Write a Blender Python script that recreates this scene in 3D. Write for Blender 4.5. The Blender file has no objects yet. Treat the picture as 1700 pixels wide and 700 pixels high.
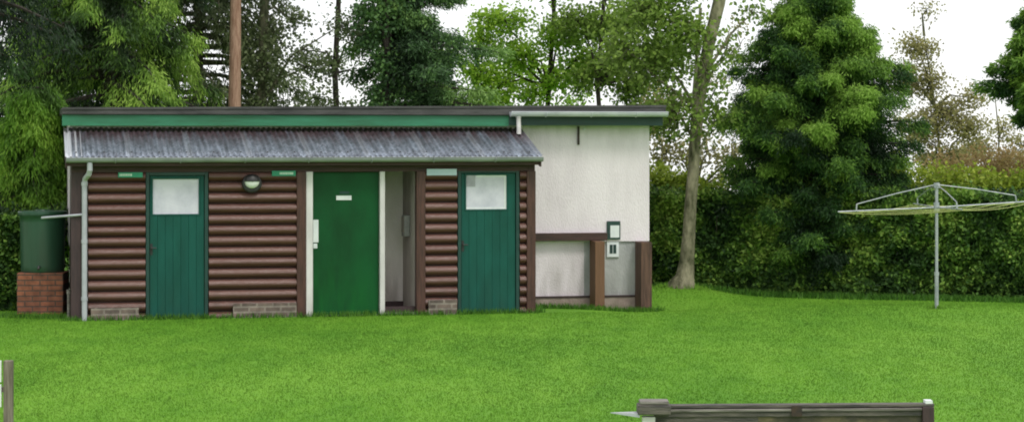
import bpy, math, random
import numpy as np
from mathutils import Vector, Matrix

random.seed(7)
rng = np.random.default_rng(11)
scene = bpy.context.scene
COL = scene.collection
R = math.radians

# ------------------------------------------------------------------ helpers
def tag(o, label=None, cat=None, group=None, kind=None):
    if label: o['label'] = label
    if cat: o['category'] = cat
    if group: o['group'] = group
    if kind: o['kind'] = kind
    return o

def empty(name, loc, rz=0.0):
    o = bpy.data.objects.new(name, None)
    o.empty_display_size = 0.3
    COL.objects.link(o)
    o.location = loc
    o.rotation_euler = (0, 0, rz)
    return o

class MB:
    """collects faces, then links them as one mesh object"""
    def __init__(self):
        self.v = []; self.f = []; self.a = []
    def add(self, vs, fs, var=0.5):
        n = len(self.v)
        self.v += [tuple(p) for p in vs]
        self.f += [tuple(i + n for i in q) for q in fs]
        self.a += [var] * len(fs)
        return self
    def box(self, x0, x1, y0, y1, z0, z1, var=0.5):
        vs = [(x0,y0,z0),(x1,y0,z0),(x1,y1,z0),(x0,y1,z0),(x0,y0,z1),(x1,y0,z1),(x1,y1,z1),(x0,y1,z1)]
        fs = [(0,3,2,1),(4,5,6,7),(0,1,5,4),(1,2,6,5),(2,3,7,6),(3,0,4,7)]
        return self.add(vs, fs, var)
    def tube(self, pts, rad, sides=8, var=0.5, cap=True):
        pts = [Vector(p) for p in pts]
        if not hasattr(rad, '__len__'): rad = [rad] * len(pts)
        vs = []; fs = []
        ref = None
        for i, p in enumerate(pts):
            d = (pts[min(i+1, len(pts)-1)] - pts[max(i-1, 0)])
            if d.length < 1e-9: d = Vector((0,0,1))
            d.normalize()
            if ref is None:
                ref = Vector((1,0,0)) if abs(d.x) < 0.8 else Vector((0,1,0))
            s = d.cross(ref); s.normalize(); t = s.cross(d); t.normalize(); ref = t
            for k in range(sides):
                a = 2*math.pi*k/sides
                vs.append(p + (s*math.cos(a) + t*math.sin(a)) * rad[i])
        for i in range(len(pts)-1):
            for k in range(sides):
                a = i*sides + k; b = i*sides + (k+1) % sides
                fs.append((a, b, b+sides, a+sides))
        if cap:
            fs.append(tuple(range(sides-1, -1, -1)))
            e = (len(pts)-1)*sides
            fs.append(tuple(range(e, e+sides)))
        return self.add(vs, fs, var)
    def lathe(self, prof, cx=0, cy=0, sides=40, var=0.5):
        vs = []; fs = []
        for r, z in prof:
            for k in range(sides):
                a = 2*math.pi*k/sides
                vs.append((cx + r*math.cos(a), cy + r*math.sin(a), z))
        for i in range(len(prof)-1):
            for k in range(sides):
                a = i*sides+k; b = i*sides+(k+1) % sides
                fs.append((a, b, b+sides, a+sides))
        fs.append(tuple(range(sides-1, -1, -1)))
        e = (len(prof)-1)*sides
        fs.append(tuple(range(e, e+sides)))
        return self.add(vs, fs, var)
    def build(self, name, m, parent=None, bevel=0.0, smooth=False):
        me = bpy.data.meshes.new(name)
        me.from_pydata(self.v, [], self.f)
        at = me.attributes.new('var', 'FLOAT', 'FACE')
        at.data.foreach_set('value', np.array(self.a, dtype=np.float32))
        me.materials.append(m)
        if smooth:
            me.polygons.foreach_set('use_smooth', [True]*len(me.polygons))
        me.update()
        o = bpy.data.objects.new(name, me)
        COL.objects.link(o)
        if parent: o.parent = parent
        if bevel:
            b = o.modifiers.new('bevel', 'BEVEL'); b.width = bevel; b.segments = 2
            b.limit_method = 'ANGLE'; b.angle_limit = R(40)
        return o

# ------------------------------------------------------------------ materials
def nodes(name):
    m = bpy.data.materials.new(name); m.use_nodes = True
    nt = m.node_tree
    for n in list(nt.nodes): nt.nodes.remove(n)
    out = nt.nodes.new('ShaderNodeOutputMaterial')
    return m, nt, out

def N(nt, t, **kw):
    n = nt.nodes.new(t)
    for k, v in kw.items():
        if k in n.inputs.keys(): n.inputs[k].default_value = v
        else: setattr(n, k, v)
    return n

def rgb(c): return (c[0], c[1], c[2], 1.0)

def mat(name, c1, c2, scale=6.0, stretch=(1,1,1), rough=0.6, bump=0.0, bscale=40.0, varc=None, metal=0.0,
        dirt_or_light=None, spec=0.5, lo=0.35, hi=0.65):
    """two colours mixed by noise; var (per face) shifts towards varc; dirt=(colour, z_from, z_to, amount) fades in by height"""
    m, nt, out = nodes(name)
    L = nt.links.new
    tc = N(nt, 'ShaderNodeTexCoord')
    mp = N(nt, 'ShaderNodeMapping'); mp.inputs['Scale'].default_value = stretch
    L(tc.outputs['Object'], mp.inputs['Vector'])
    nz = N(nt, 'ShaderNodeTexNoise'); nz.inputs['Scale'].default_value = scale; nz.inputs['Detail'].default_value = 7; nz.inputs['Roughness'].default_value = 0.62
    L(mp.outputs['Vector'], nz.inputs['Vector'])
    cr = N(nt, 'ShaderNodeValToRGB')
    cr.color_ramp.elements[0].position = lo; cr.color_ramp.elements[0].color = rgb(c1)
    cr.color_ramp.elements[1].position = hi; cr.color_ramp.elements[1].color = rgb(c2)
    L(nz.outputs['Fac'], cr.inputs['Fac'])
    col = cr.outputs['Color']
    if varc is not None:
        at = N(nt, 'ShaderNodeAttribute'); at.attribute_name = 'var'
        mx = N(nt, 'ShaderNodeMix'); mx.data_type = 'RGBA'
        L(at.outputs['Fac'], mx.inputs[0]); L(col, mx.inputs[6]); mx.inputs[7].default_value = rgb(varc)
        col = mx.outputs[2]
    if dirt_or_light:
        dc, z0, z1, am = dirt_or_light
        sp = N(nt, 'ShaderNodeSeparateXYZ'); L(tc.outputs['Object'], sp.inputs[0])
        mr = N(nt, 'ShaderNodeMapRange'); mr.inputs[1].default_value = z0; mr.inputs[2].default_value = z1
        mr.inputs[3].default_value = 0; mr.inputs[4].default_value = am
        L(sp.outputs['Z'], mr.inputs[0])
        n2 = N(nt, 'ShaderNodeTexNoise'); n2.inputs['Scale'].default_value = 3.0; n2.inputs['Detail'].default_value = 8
        mp2 = N(nt, 'ShaderNodeMapping'); mp2.inputs['Scale'].default_value = (3, 3, 0.6)
        L(tc.outputs['Object'], mp2.inputs['Vector']); L(mp2.outputs['Vector'], n2.inputs['Vector'])
        mu = N(nt, 'ShaderNodeMath'); mu.operation = 'MULTIPLY'
        m2 = N(nt, 'ShaderNodeMapRange'); m2.inputs[1].default_value = 0.35; m2.inputs[2].default_value = 0.7
        L(n2.outputs['Fac'], m2.inputs[0])
        L(mr.outputs[0], mu.inputs[0]); L(m2.outputs[0], mu.inputs[1])
        mx = N(nt, 'ShaderNodeMix'); mx.data_type = 'RGBA'
        L(mu.outputs[0], mx.inputs[0]); L(col, mx.inputs[6]); mx.inputs[7].default_value = rgb(dc)
        col = mx.outputs[2]
    bs = N(nt, 'ShaderNodeBsdfPrincipled')
    L(col, bs.inputs['Base Color'])
    bs.inputs['Roughness'].default_value = rough
    bs.inputs['Metallic'].default_value = metal
    bs.inputs['Specular IOR Level'].default_value = spec
    if bump:
        nb = N(nt, 'ShaderNodeTexNoise'); nb.inputs['Scale'].default_value = bscale; nb.inputs['Detail'].default_value = 5
        L(mp.outputs['Vector'], nb.inputs['Vector'])
        b = N(nt, 'ShaderNodeBump'); b.inputs['Strength'].default_value = bump; b.inputs['Distance'].default_value = 0.02
        L(nb.outputs['Fac'], b.inputs['Height']); L(b.outputs['Normal'], bs.inputs['Normal'])
    L(bs.outputs[0], out.inputs[0])
    return m

def leaf_mat(name, stops, trans=0.3, rough=0.55, gloss=0.25):
    m, nt, out = nodes(name)
    L = nt.links.new
    at = N(nt, 'ShaderNodeAttribute'); at.attribute_name = 'var'
    cr = N(nt, 'ShaderNodeValToRGB')
    stops = [(p, tuple(min(1, q*(2.6 - 1.05*min(1, p/0.6))) for q in c)) for p, c in stops]  # lifts the dark stops most, putting a slight haze into the leaf colours
    els = cr.color_ramp.elements
    while len(els) < len(stops): els.new(0.5)
    for e, (p, c) in zip(els, stops):
        e.position = p; e.color = rgb(c)
    L(at.outputs['Fac'], cr.inputs['Fac'])
    bs = N(nt, 'ShaderNodeBsdfPrincipled'); bs.inputs['Roughness'].default_value = rough
    bs.inputs['Specular IOR Level'].default_value = gloss
    tr = N(nt, 'ShaderNodeBsdfTranslucent')
    L(cr.outputs['Color'], bs.inputs['Base Color']); L(cr.outputs['Color'], tr.inputs['Color'])
    mx = N(nt, 'ShaderNodeMixShader'); mx.inputs[0].default_value = trans
    L(bs.outputs[0], mx.inputs[1]); L(tr.outputs[0], mx.inputs[2])
    L(mx.outputs[0], out.inputs[0])
    return m

def brick_mat(name, c1, c2, mortar, bw=0.215, bh=0.075, ms=0.01, rough=0.85):
    m, nt, out = nodes(name)
    L = nt.links.new
    tc = N(nt, 'ShaderNodeTexCoord')
    mp = N(nt, 'ShaderNodeMapping'); mp.inputs['Rotation'].default_value = (R(90), 0, 0)
    L(tc.outputs['Object'], mp.inputs['Vector'])
    br = N(nt, 'ShaderNodeTexBrick'); br.inputs['Scale'].default_value = 1.0
    br.inputs['Brick Width'].default_value = bw; br.inputs['Row Height'].default_value = bh
    br.inputs['Mortar Size'].default_value = ms; br.inputs['Bias'].default_value = 0.0
    br.inputs['Color1'].default_value = rgb(c1); br.inputs['Color2'].default_value = rgb(c2); br.inputs['Mortar'].default_value = rgb(mortar)
    L(mp.outputs['Vector'], br.inputs['Vector'])
    nz = N(nt, 'ShaderNodeTexNoise'); nz.inputs['Scale'].default_value = 9; nz.inputs['Detail'].default_value = 8
    L(tc.outputs['Object'], nz.inputs['Vector'])
    mr = N(nt, 'ShaderNodeMapRange'); mr.inputs[1].default_value = 0.3; mr.inputs[2].default_value = 0.7; mr.inputs[3].default_value = 0.55; mr.inputs[4].default_value = 1.25
    L(nz.outputs['Fac'], mr.inputs[0])
    mu = N(nt, 'ShaderNodeMix'); mu.data_type = 'RGBA'; mu.blend_type = 'MULTIPLY'; mu.inputs[0].default_value = 1
    L(br.outputs['Color'], mu.inputs[6]); L(mr.outputs[0], mu.inputs[7])
    bs = N(nt, 'ShaderNodeBsdfPrincipled'); bs.inputs['Roughness'].default_value = rough
    L(mu.outputs[2], bs.inputs['Base Color'])
    b = N(nt, 'ShaderNodeBump'); b.inputs['Strength'].default_value = 0.6; b.inputs['Distance'].default_value = 0.01; b.invert = True
    L(br.outputs['Fac'], b.inputs['Height']); L(b.outputs['Normal'], bs.inputs['Normal'])
    L(bs.outputs[0], out.inputs[0])
    return m

M = {}
M['log'] = mat('stained_log', (0.046,0.015,0.012), (0.112,0.041,0.033), 5, (0.5,1,14), 0.30, 0.35, 12, varc=(0.205,0.112,0.092), dirt_or_light=((0.05,0.035,0.025),0.5,-0.1,0.7))
M['brown'] = mat('dark_brown_timber', (0.045,0.018,0.014), (0.10,0.04,0.03), 5, (6,6,0.6), 0.5, 0.3, 25)
M['brown_h'] = mat('dark_brown_beam', (0.035,0.016,0.012), (0.07,0.03,0.024), 5, (0.6,6,6), 0.55, 0.3, 25)
M['plum'] = mat('near_black_timber', (0.035,0.02,0.024), (0.065,0.036,0.038), 5, (6,6,0.6), 0.55, 0.3, 25)
M['sleeper'] = mat('weathered_brown_post', (0.05,0.027,0.02), (0.15,0.08,0.055), 4, (7,7,0.5), 0.75, 0.5, 20, varc=(0.23,0.115,0.055))
M['render'] = mat('white_painted_render', (0.76,0.685,0.73), (0.875,0.80,0.845), 1.6, (1,1,0.6), 0.85, 0.6, 55, dirt_or_light=((0.34,0.31,0.28),0.9,-0.1,0.75), lo=0.3, hi=0.6)
M['render_up'] = mat('white_painted_upper_render', (0.76,0.685,0.73), (0.875,0.80,0.845), 1.6, (1.6,1.6,0.5), 0.85, 0.6, 55, dirt_or_light=((0.52,0.49,0.48),2.3,2.75,0.7), lo=0.3, hi=0.6)
M['render_grey'] = mat('greyish_render', (0.36,0.37,0.37), (0.52,0.52,0.515), 3, (1,1,0.5), 0.85, 0.5, 45, dirt_or_light=((0.2,0.2,0.17),0.5,0.0,0.8))
M['plinth'] = mat('pinkish_concrete_plinth', (0.27,0.20,0.18), (0.42,0.33,0.30), 5, (1,1,1), 0.9, 0.5, 40, dirt_or_light=((0.1,0.12,0.06),0.05,-0.2,0.7))
M['cream'] = mat('dingy_cream_wall', (0.76,0.72,0.69), (0.86,0.82,0.79), 3, (1,1,0.6), 0.85, 0.3, 40, dirt_or_light=((0.2,0.17,0.13),0.7,0.0,0.8))
M['greywall'] = mat('grey_side_wall', (0.30,0.27,0.25), (0.42,0.385,0.36), 3, (1,1,0.6), 0.85, 0.3, 40)
M['concrete'] = mat('concrete_floor', (0.20,0.19,0.17), (0.3,0.29,0.27), 4, (1,1,1), 0.9, 0.4, 40)
M['teal'] = mat('teal_green_paint', (0.003,0.068,0.050), (0.006,0.100,0.076), 2.5, (2,2,0.5), 0.5, 0.08, 30, varc=(0.003,0.062,0.052), dirt_or_light=((0.012,0.07,0.05),0.6,-0.1,0.8), spec=0.28)
M['teal_dark'] = mat('dark_green_frame_paint', (0.006,0.038,0.032), (0.010,0.058,0.048), 4, (1,1,1), 0.45, 0.1, 30)
M['green_door'] = mat('bright_green_door_paint', (0.001,0.050,0.012), (0.002,0.080,0.020), 2, (1,1,0.5), 0.5, 0.08, 20, dirt_or_light=((0.002,0.11,0.016),0.9,-0.1,0.9), spec=0.25)  # foot mixed to brighter green: light falling below the eave, put into the colour
M['fascia_green'] = mat('emerald_fascia_paint', (0.018,0.115,0.050), (0.032,0.215,0.115), 1.8, (0.6,3,5), 0.5, 0.15, 30, lo=0.3, hi=0.62)
M['fascia_dark'] = mat('dark_teal_and_shaded_fascia', (0.009,0.036,0.031), (0.018,0.060,0.052), 3, (0.6,3,3), 0.5, 0.1, 30)  # fascia paint with the shade under the gutter put into it; also colours notices
M['felt'] = mat('dark_grey_roof_felt', (0.045,0.045,0.046), (0.10,0.098,0.096), 3, (0.7,2,3), 0.85, 0.4, 60)
M['upvc'] = mat('pale_grey_plastic', (0.36,0.375,0.42), (0.49,0.505,0.55), 3, (1,1,1), 0.4, 0.0)
M['gutter_grey'] = mat('mid_grey_gutter_plastic', (0.25,0.26,0.29), (0.38,0.39,0.425), 2, (1,3,3), 0.45, 0.0)
M['gutter_pale'] = mat('pale_gutter_plastic', (0.52,0.53,0.60), (0.68,0.69,0.76), 3, (1,1,1), 0.4, 0.0)
M['white_paint'] = mat('white_frame_paint', (0.60,0.575,0.58), (0.78,0.755,0.76), 4, (1,1,0.4), 0.5, 0.1, 30, dirt_or_light=((0.35,0.33,0.28),0.5,-0.1,0.7))
M['steel'] = mat('galvanised_tube', (0.30,0.33,0.36), (0.48,0.50,0.53), 12, (1,1,0.4), 0.42, 0.0, metal=0.35)
M['white_plate'] = mat('white_plate', (0.66,0.70,0.72), (0.8,0.83,0.84), 6, (1,1,1), 0.45)
M['pane'] = mat('frosted_pale_pane', (0.52,0.52,0.62), (0.70,0.69,0.79), 1.3, (1.2,1,1), 0.18, 0.0, lo=0.4, hi=0.55)
M['sign_green'] = mat('green_sign_face', (0.02,0.26,0.15), (0.03,0.34,0.20), 6, (1,1,1), 0.4)
M['sign_blue'] = mat('pale_blue_sign_face', (0.45,0.60,0.70), (0.58,0.70,0.78), 6, (1,1,1), 0.4)
M['sign_text'] = mat('pale_lettering', (0.6,0.78,0.68), (0.7,0.85,0.76), 9, (1,1,1), 0.5)
M['black'] = mat('black_plastic', (0.014,0.014,0.015), (0.03,0.03,0.03), 9, (1,1,1), 0.45)
M['lens'] = mat('opal_lens', (0.72,0.74,0.72), (0.8,0.82,0.8), 5, (1,1,1), 0.2)
M['tank'] = mat('dark_green_plastic_butt', (0.018,0.062,0.036), (0.030,0.092,0.056), 3, (3,3,0.4), 0.38, 0.0, dirt_or_light=((0.03,0.05,0.03),0.9,0.2,0.6))
M['brick'] = brick_mat('red_brick', (0.30,0.105,0.055), (0.20,0.075,0.043), (0.10,0.06,0.045))
M['block'] = brick_mat('old_grey_brick', (0.20,0.15,0.125), (0.11,0.085,0.075), (0.26,0.22,0.19), 0.225, 0.075, 0.014)
M['corner_patch'] = mat('grey_lilac_patch', (0.33,0.33,0.38), (0.45,0.45,0.50), 9, (1,1,1), 0.5)
M['grey_box'] = mat('grey_box_plastic', (0.22,0.22,0.22), (0.30,0.30,0.30), 7, (1,1,1), 0.5)
M['greywood'] = mat('silvered_timber', (0.10,0.09,0.08), (0.30,0.275,0.25), 4, (0.8,8,8), 0.8, 0.5, 22)
M['darkwood'] = mat('dark_wet_timber', (0.035,0.033,0.032), (0.15,0.13,0.11), 4, (0.8,8,8), 0.6, 0.5, 22)
M['mossy_board'] = mat('mossy_brown_board', (0.05,0.045,0.03), (0.20,0.16,0.075), 2.6, (0.7,1,1.3), 0.75, 0.5, 22, lo=0.42, hi=0.66)
M['postwood'] = mat('weathered_grey_post', (0.10,0.085,0.06), (0.26,0.225,0.18), 4, (8,8,0.7), 0.85, 0.5, 22)
M['cord'] = mat('yellow_green_cord', (0.36,0.40,0.12), (0.48,0.5,0.2), 8, (1,1,1), 0.6)
M['rust'] = mat('rust_and_black_iron', (0.02,0.018,0.017), (0.06,0.035,0.022), 12, (1,1,1), 0.7)

# corrugated sheet: blue-grey, brown stains towards the top, lichen spots
def corrugated_mat():
    m, nt, out = nodes('weathered_corrugated_sheet'); L = nt.links.new
    tc = N(nt, 'ShaderNodeTexCoord')
    mp = N(nt, 'ShaderNodeMapping'); mp.inputs['Scale'].default_value = (9, 0.7, 1)
    L(tc.outputs['Object'], mp.inputs['Vector'])
    n1 = N(nt, 'ShaderNodeTexNoise'); n1.inputs['Scale'].default_value = 1.3; n1.inputs['Detail'].default_value = 8; n1.inputs['Roughness'].default_value = 0.7
    L(mp.outputs['Vector'], n1.inputs['Vector'])
    c1 = N(nt, 'ShaderNodeValToRGB'); e = c1.color_ramp.elements
    e[0].position = 0.32; e[0].color = rgb((0.07,0.078,0.10)); e[1].position = 0.68; e[1].color = rgb((0.30,0.345,0.42))
    L(n1.outputs['Fac'], c1.inputs['Fac'])
    sp = N(nt, 'ShaderNodeSeparateXYZ'); L(tc.outputs['Object'], sp.inputs[0])
    mr = N(nt, 'ShaderNodeMapRange'); mr.inputs[1].default_value = 0.15; mr.inputs[2].default_value = 0.85; mr.inputs[3].default_value = 0.0; mr.inputs[4].default_value = 1.0
    L(sp.outputs['Y'], mr.inputs[0])
    n2 = N(nt, 'ShaderNodeTexNoise'); n2.inputs['Scale'].default_value = 1.1; n2.inputs['Detail'].default_value = 6
    L(mp.outputs['Vector'], n2.inputs['Vector'])
    mu = N(nt, 'ShaderNodeMath'); mu.operation = 'MULTIPLY'
    m2 = N(nt, 'ShaderNodeMapRange'); m2.inputs[1].default_value = 0.28; m2.inputs[2].default_value = 0.5
    L(n2.outputs['Fac'], m2.inputs[0]); L(mr.outputs[0], mu.inputs[0]); L(m2.outputs[0], mu.inputs[1])
    mx = N(nt, 'ShaderNodeMix'); mx.data_type = 'RGBA'
    L(mu.outputs[0], mx.inputs[0]); L(c1.outputs['Color'], mx.inputs[6]); mx.inputs[7].default_value = rgb((0.105,0.075,0.085))
    n3 = N(nt, 'ShaderNodeTexNoise'); n3.inputs['Scale'].default_value = 11; n3.inputs['Detail'].default_value = 5; n3.inputs['Roughness'].default_value = 0.7
    L(tc.outputs['Object'], n3.inputs['Vector'])
    m3 = N(nt, 'ShaderNodeMapRange'); m3.inputs[1].default_value = 0.36; m3.inputs[2].default_value = 0.62; m3.inputs[3].default_value = 0.45; m3.inputs[4].default_value = 1.3
    L(n3.outputs['Fac'], m3.inputs[0])
    ms = N(nt, 'ShaderNodeMix'); ms.data_type = 'RGBA'; ms.blend_type = 'MULTIPLY'; ms.inputs[0].default_value = 1
    L(mx.outputs[2], ms.inputs[6]); L(m3.outputs[0], ms.inputs[7]); mx = ms
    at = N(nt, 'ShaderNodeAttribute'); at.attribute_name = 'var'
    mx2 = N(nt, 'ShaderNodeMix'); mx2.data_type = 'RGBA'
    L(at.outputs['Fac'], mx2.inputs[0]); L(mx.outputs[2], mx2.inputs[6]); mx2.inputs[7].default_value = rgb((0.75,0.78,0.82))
    bs = N(nt, 'ShaderNodeBsdfPrincipled'); bs.inputs['Roughness'].default_value = 0.38; bs.inputs['Metallic'].default_value = 0.25
    L(mx2.outputs[2], bs.inputs['Base Color']); L(bs.outputs[0], out.inputs[0])
    return m
M['sheet'] = corrugated_mat()

# ------------------------------------------------------------------ world, sun, camera
SUN_EL, SUN_AZ = R(52), R(150)       # azimuth clockwise from +Y (north): behind the camera to the right
w = bpy.data.worlds.new('World'); scene.world = w; w.use_nodes = True
nt = w.node_tree
for n in list(nt.nodes): nt.nodes.remove(n)
wo = nt.nodes.new('ShaderNodeOutputWorld'); bg = nt.nodes.new('ShaderNodeBackground')
sky = nt.nodes.new('ShaderNodeTexSky'); sky.sky_type = 'NISHITA'; sky.sun_disc = False
sky.sun_elevation = SUN_EL; sky.sun_rotation = SUN_AZ
tc = nt.nodes.new('ShaderNodeTexCoord'); nz = nt.nodes.new('ShaderNodeTexNoise')
nz.inputs['Scale'].default_value = 2.2; nz.inputs['Detail'].default_value = 6
nt.links.new(tc.outputs['Generated'], nz.inputs['Vector'])
cl = nt.nodes.new('ShaderNodeValToRGB')
cl.color_ramp.elements[0].position = 0.25; cl.color_ramp.elements[0].color = (0.74,0.765,0.80,1)
cl.color_ramp.elements[1].position = 0.62; cl.color_ramp.elements[1].color = (1.0,0.99,0.965,1)
nt.links.new(nz.outputs['Fac'], cl.inputs['Fac'])
sc_ = nt.nodes.new('ShaderNodeVectorMath'); sc_.operation = 'SCALE'; sc_.inputs['Scale'].default_value = 11.5
nt.links.new(cl.outputs['Color'], sc_.inputs[0])
mx = nt.nodes.new('ShaderNodeMix'); mx.data_type = 'RGBA'; mx.inputs[0].default_value = 0.9
nt.links.new(sky.outputs[0], mx.inputs[6]); nt.links.new(sc_.outputs[0], mx.inputs[7])
nt.links.new(mx.outputs[2], bg.inputs[0]); bg.inputs[1].default_value = 0.12
nt.links.new(bg.outputs[0], wo.inputs[0])

sl = bpy.data.lights.new('sun', 'SUN'); sl.energy = 1.3; sl.angle = R(14); sl.color = (1.0,0.96,0.9)
so = bpy.data.objects.new('sun', sl); COL.objects.link(so)
dirv = Vector((math.sin(SUN_AZ)*math.cos(SUN_EL), math.cos(SUN_AZ)*math.cos(SUN_EL), math.sin(SUN_EL)))
so.rotation_euler = dirv.to_track_quat('Z', 'Y').to_euler(); so.location = dirv*60

cam = bpy.data.cameras.new('camera'); co = bpy.data.objects.new('camera', cam); COL.objects.link(co)
co.location = (0,0,2.5); co.rotation_euler = (R(90),0,0)
cam.sensor_width = 36; cam.lens = 3680/1700*36; cam.shift_y = -125/1700; cam.clip_end = 6000; cam.clip_start = 0.5
scene.camera = co
scene.view_settings.view_transform = 'Standard'; scene.view_settings.look = 'None'; scene.view_settings.exposure = 0
scene.render.engine = 'CYCLES'
scene.cycles.max_bounces = 6; scene.cycles.diffuse_bounces = 3; scene.cycles.glossy_bounces = 2; scene.cycles.transmission_bounces = 4
scene.cycles.filter_width = 1.9

# ------------------------------------------------------------------ ground
def sstep(a, b, x):
    t = np.clip((x-a)/(b-a), 0, 1); return t*t*(3-2*t)

def gz(x, y):
    x = np.asarray(x, float); y = np.asarray(y, float)
    z = -0.40 + 0.315*sstep(17, 31, y)
    g = lambda cx, cy, sx, sy: np.exp(-((x-cx)/sx)**2 - ((y-cy)/sy)**2)
    z = z - 0.09*g(2.0, 33.7, 0.9, 0.9)
    z = z + 0.20*g(2.6, 35.4, 0.8, 0.9)
    z = z + 0.09*g(6.2, 32.2, 2.4, 1.6)
    z = z + 0.03*g(-2.0, 25.5, 4, 2) - 0.02*g(4, 27, 2, 1.5)
    z = z - 8.0*sstep(44, 90, y) - 105*sstep(90, 600, y)
    d = np.abs(x)
    z = z - 4.0*sstep(40, 160, d)*(1-sstep(300, 600, y))
    return z

def lawn_mat(name):
    m, nt, out = nodes(name); L = nt.links.new
    geo = N(nt, 'ShaderNodeNewGeometry')
    n1 = N(nt, 'ShaderNodeTexNoise'); n1.inputs['Scale'].default_value = 0.35; n1.inputs['Detail'].default_value = 4
    n2 = N(nt, 'ShaderNodeTexNoise'); n2.inputs['Scale'].default_value = 2.4; n2.inputs['Detail'].default_value = 7; n2.inputs['Roughness'].default_value = 0.65
    mp = N(nt, 'ShaderNodeMapping'); mp.inputs['Scale'].default_value = (1, 0.45, 1)
    L(geo.outputs['Position'], mp.inputs['Vector']); L(mp.outputs['Vector'], n1.inputs['Vector']); L(mp.outputs['Vector'], n2.inputs['Vector'])
    av = N(nt, 'ShaderNodeMath'); av.operation = 'MULTIPLY_ADD'; av.inputs[1].default_value = 0.55
    L(n1.outputs['Fac'], av.inputs[0])
    m3 = N(nt, 'ShaderNodeMath'); m3.operation = 'MULTIPLY'; m3.inputs[1].default_value = 0.45
    L(n2.outputs['Fac'], m3.inputs[0]); L(m3.outputs[0], av.inputs[2])
    cr = N(nt, 'ShaderNodeValToRGB'); e = cr.color_ramp.elements
    e[0].position = 0.38; e[0].color = rgb((0.098,0.262,0.018))
    e[1].position = 0.62; e[1].color = rgb((0.182,0.385,0.036))
    x = e.new(0.5); x.color = rgb((0.138,0.325,0.025))
    L(av.outputs[0], cr.inputs['Fac'])
    at = N(nt, 'ShaderNodeAttribute'); at.attribute_name = 'var'
    mr = N(nt, 'ShaderNodeMapRange'); mr.inputs[3].default_value = 0.70; mr.inputs[4].default_value = 1.30
    L(at.outputs['Fac'], mr.inputs[0])
    mu = N(nt, 'ShaderNodeMix'); mu.data_type = 'RGBA'; mu.blend_type = 'MULTIPLY'; mu.inputs[0].default_value = 1
    L(cr.outputs['Color'], mu.inputs[6]); L(mr.outputs[0], mu.inputs[7])
    bs = N(nt, 'ShaderNodeBsdfPrincipled'); bs.inputs['Roughness'].default_value = 0.7; bs.inputs['Specular IOR Level'].default_value = 0.2
    tr = N(nt, 'ShaderNodeBsdfTranslucent')
    L(mu.outputs[2], bs.inputs['Base Color']); L(mu.outputs[2], tr.inputs['Color'])
    sc = N(nt, 'ShaderNodeVectorMath'); sc.operation = 'SCALE'; sc.inputs['Scale'].default_value = 0.45
    L(geo.outputs['Normal'], sc.inputs[0])
    ad = N(nt, 'ShaderNodeVectorMath'); ad.operation = 'ADD'; ad.inputs[1].default_value = (0, 0, 0.75)
    L(sc.outputs[0], ad.inputs[0])
    nr = N(nt, 'ShaderNodeVectorMath'); nr.operation = 'NORMALIZE'; L(ad.outputs[0], nr.inputs[0])
    L(nr.outputs[0], bs.inputs['Normal'])
    mix = N(nt, 'ShaderNodeMixShader'); mix.inputs[0].default_value = 0.25
    L(bs.outputs[0], mix.inputs[1]); L(tr.outputs[0], mix.inputs[2]); L(mix.outputs[0], out.inputs[0])
    return m
M['grass'] = lawn_mat('lawn_grass')
M['rough'] = leaf_mat('rough_grass', [(0.0,(0.012,0.035,0.006)),(0.5,(0.035,0.10,0.012)),(1.0,(0.09,0.20,0.025))], 0.3)
M['soil'] = M['grass']

def axis(lo, hi, step, far):
    a = list(np.arange(lo, hi+1e-6, step)); s = step
    b = [a[-1]]
    while b[-1] < far: s *= 1.35; b.append(b[-1]+s)
    s = step; c = [a[0]]
    while c[-1] > -far: s *= 1.35; c.append(c[-1]-s)
    return np.array(c[:0:-1] + a + b[1:])
gx = axis(-14, 16, 0.25, 3500); gy = axis(14, 44, 0.25, 3500)
XX, YY = np.meshgrid(gx, gy); ZZ = gz(XX, YY)
vs = np.stack([XX.ravel(), YY.ravel(), ZZ.ravel()], 1)
nx, ny = len(gx), len(gy)
ii, jj = np.meshgrid(np.arange(nx-1), np.arange(ny-1))
a = (jj*nx+ii).ravel()
quads = np.stack([a, a+1, a+nx+1, a+nx], 1)

def np_mesh(name, v, q, m, var=None, smooth=False, parent=None):
    k = q.shape[1]
    me = bpy.data.meshes.new(name)
    me.vertices.add(len(v)); me.vertices.foreach_set('co', np.ascontiguousarray(v, dtype=np.float32).ravel())
    me.loops.add(q.size); me.loops.foreach_set('vertex_index', np.ascontiguousarray(q, dtype=np.int32).ravel())
    me.polygons.add(len(q)); me.polygons.foreach_set('loop_start', np.arange(0, q.size, k, dtype=np.int32))
    try: me.polygons.foreach_set('loop_total', np.full(len(q), k, dtype=np.int32))
    except Exception: pass
    if var is not None:
        at = me.attributes.new('var', 'FLOAT', 'FACE'); at.data.foreach_set('value', np.asarray(var, dtype=np.float32))
    if smooth: me.polygons.foreach_set('use_smooth', np.ones(len(q), dtype=bool))
    me.materials.append(m)
    me.update(calc_edges=True); me.validate()
    o = bpy.data.objects.new(name, me); COL.objects.link(o)
    if parent: o.parent = parent
    return o
lawn = np_mesh('lawn', vs, quads, M['grass'], np.full(len(quads), 0.42), True)
tag(lawn, kind='structure')

# building frame
TH = R(12.2); OX, OY = -6.166, 31.0
cT, sT = math.cos(TH), math.sin(TH)
def to_local(x, y):
    dx, dy = x-OX, y-OY
    return dx*cT + dy*sT, -dx*sT + dy*cT
def to_world(u, v): return OX + u*cT - v*sT, OY + u*sT + v*cT

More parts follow.
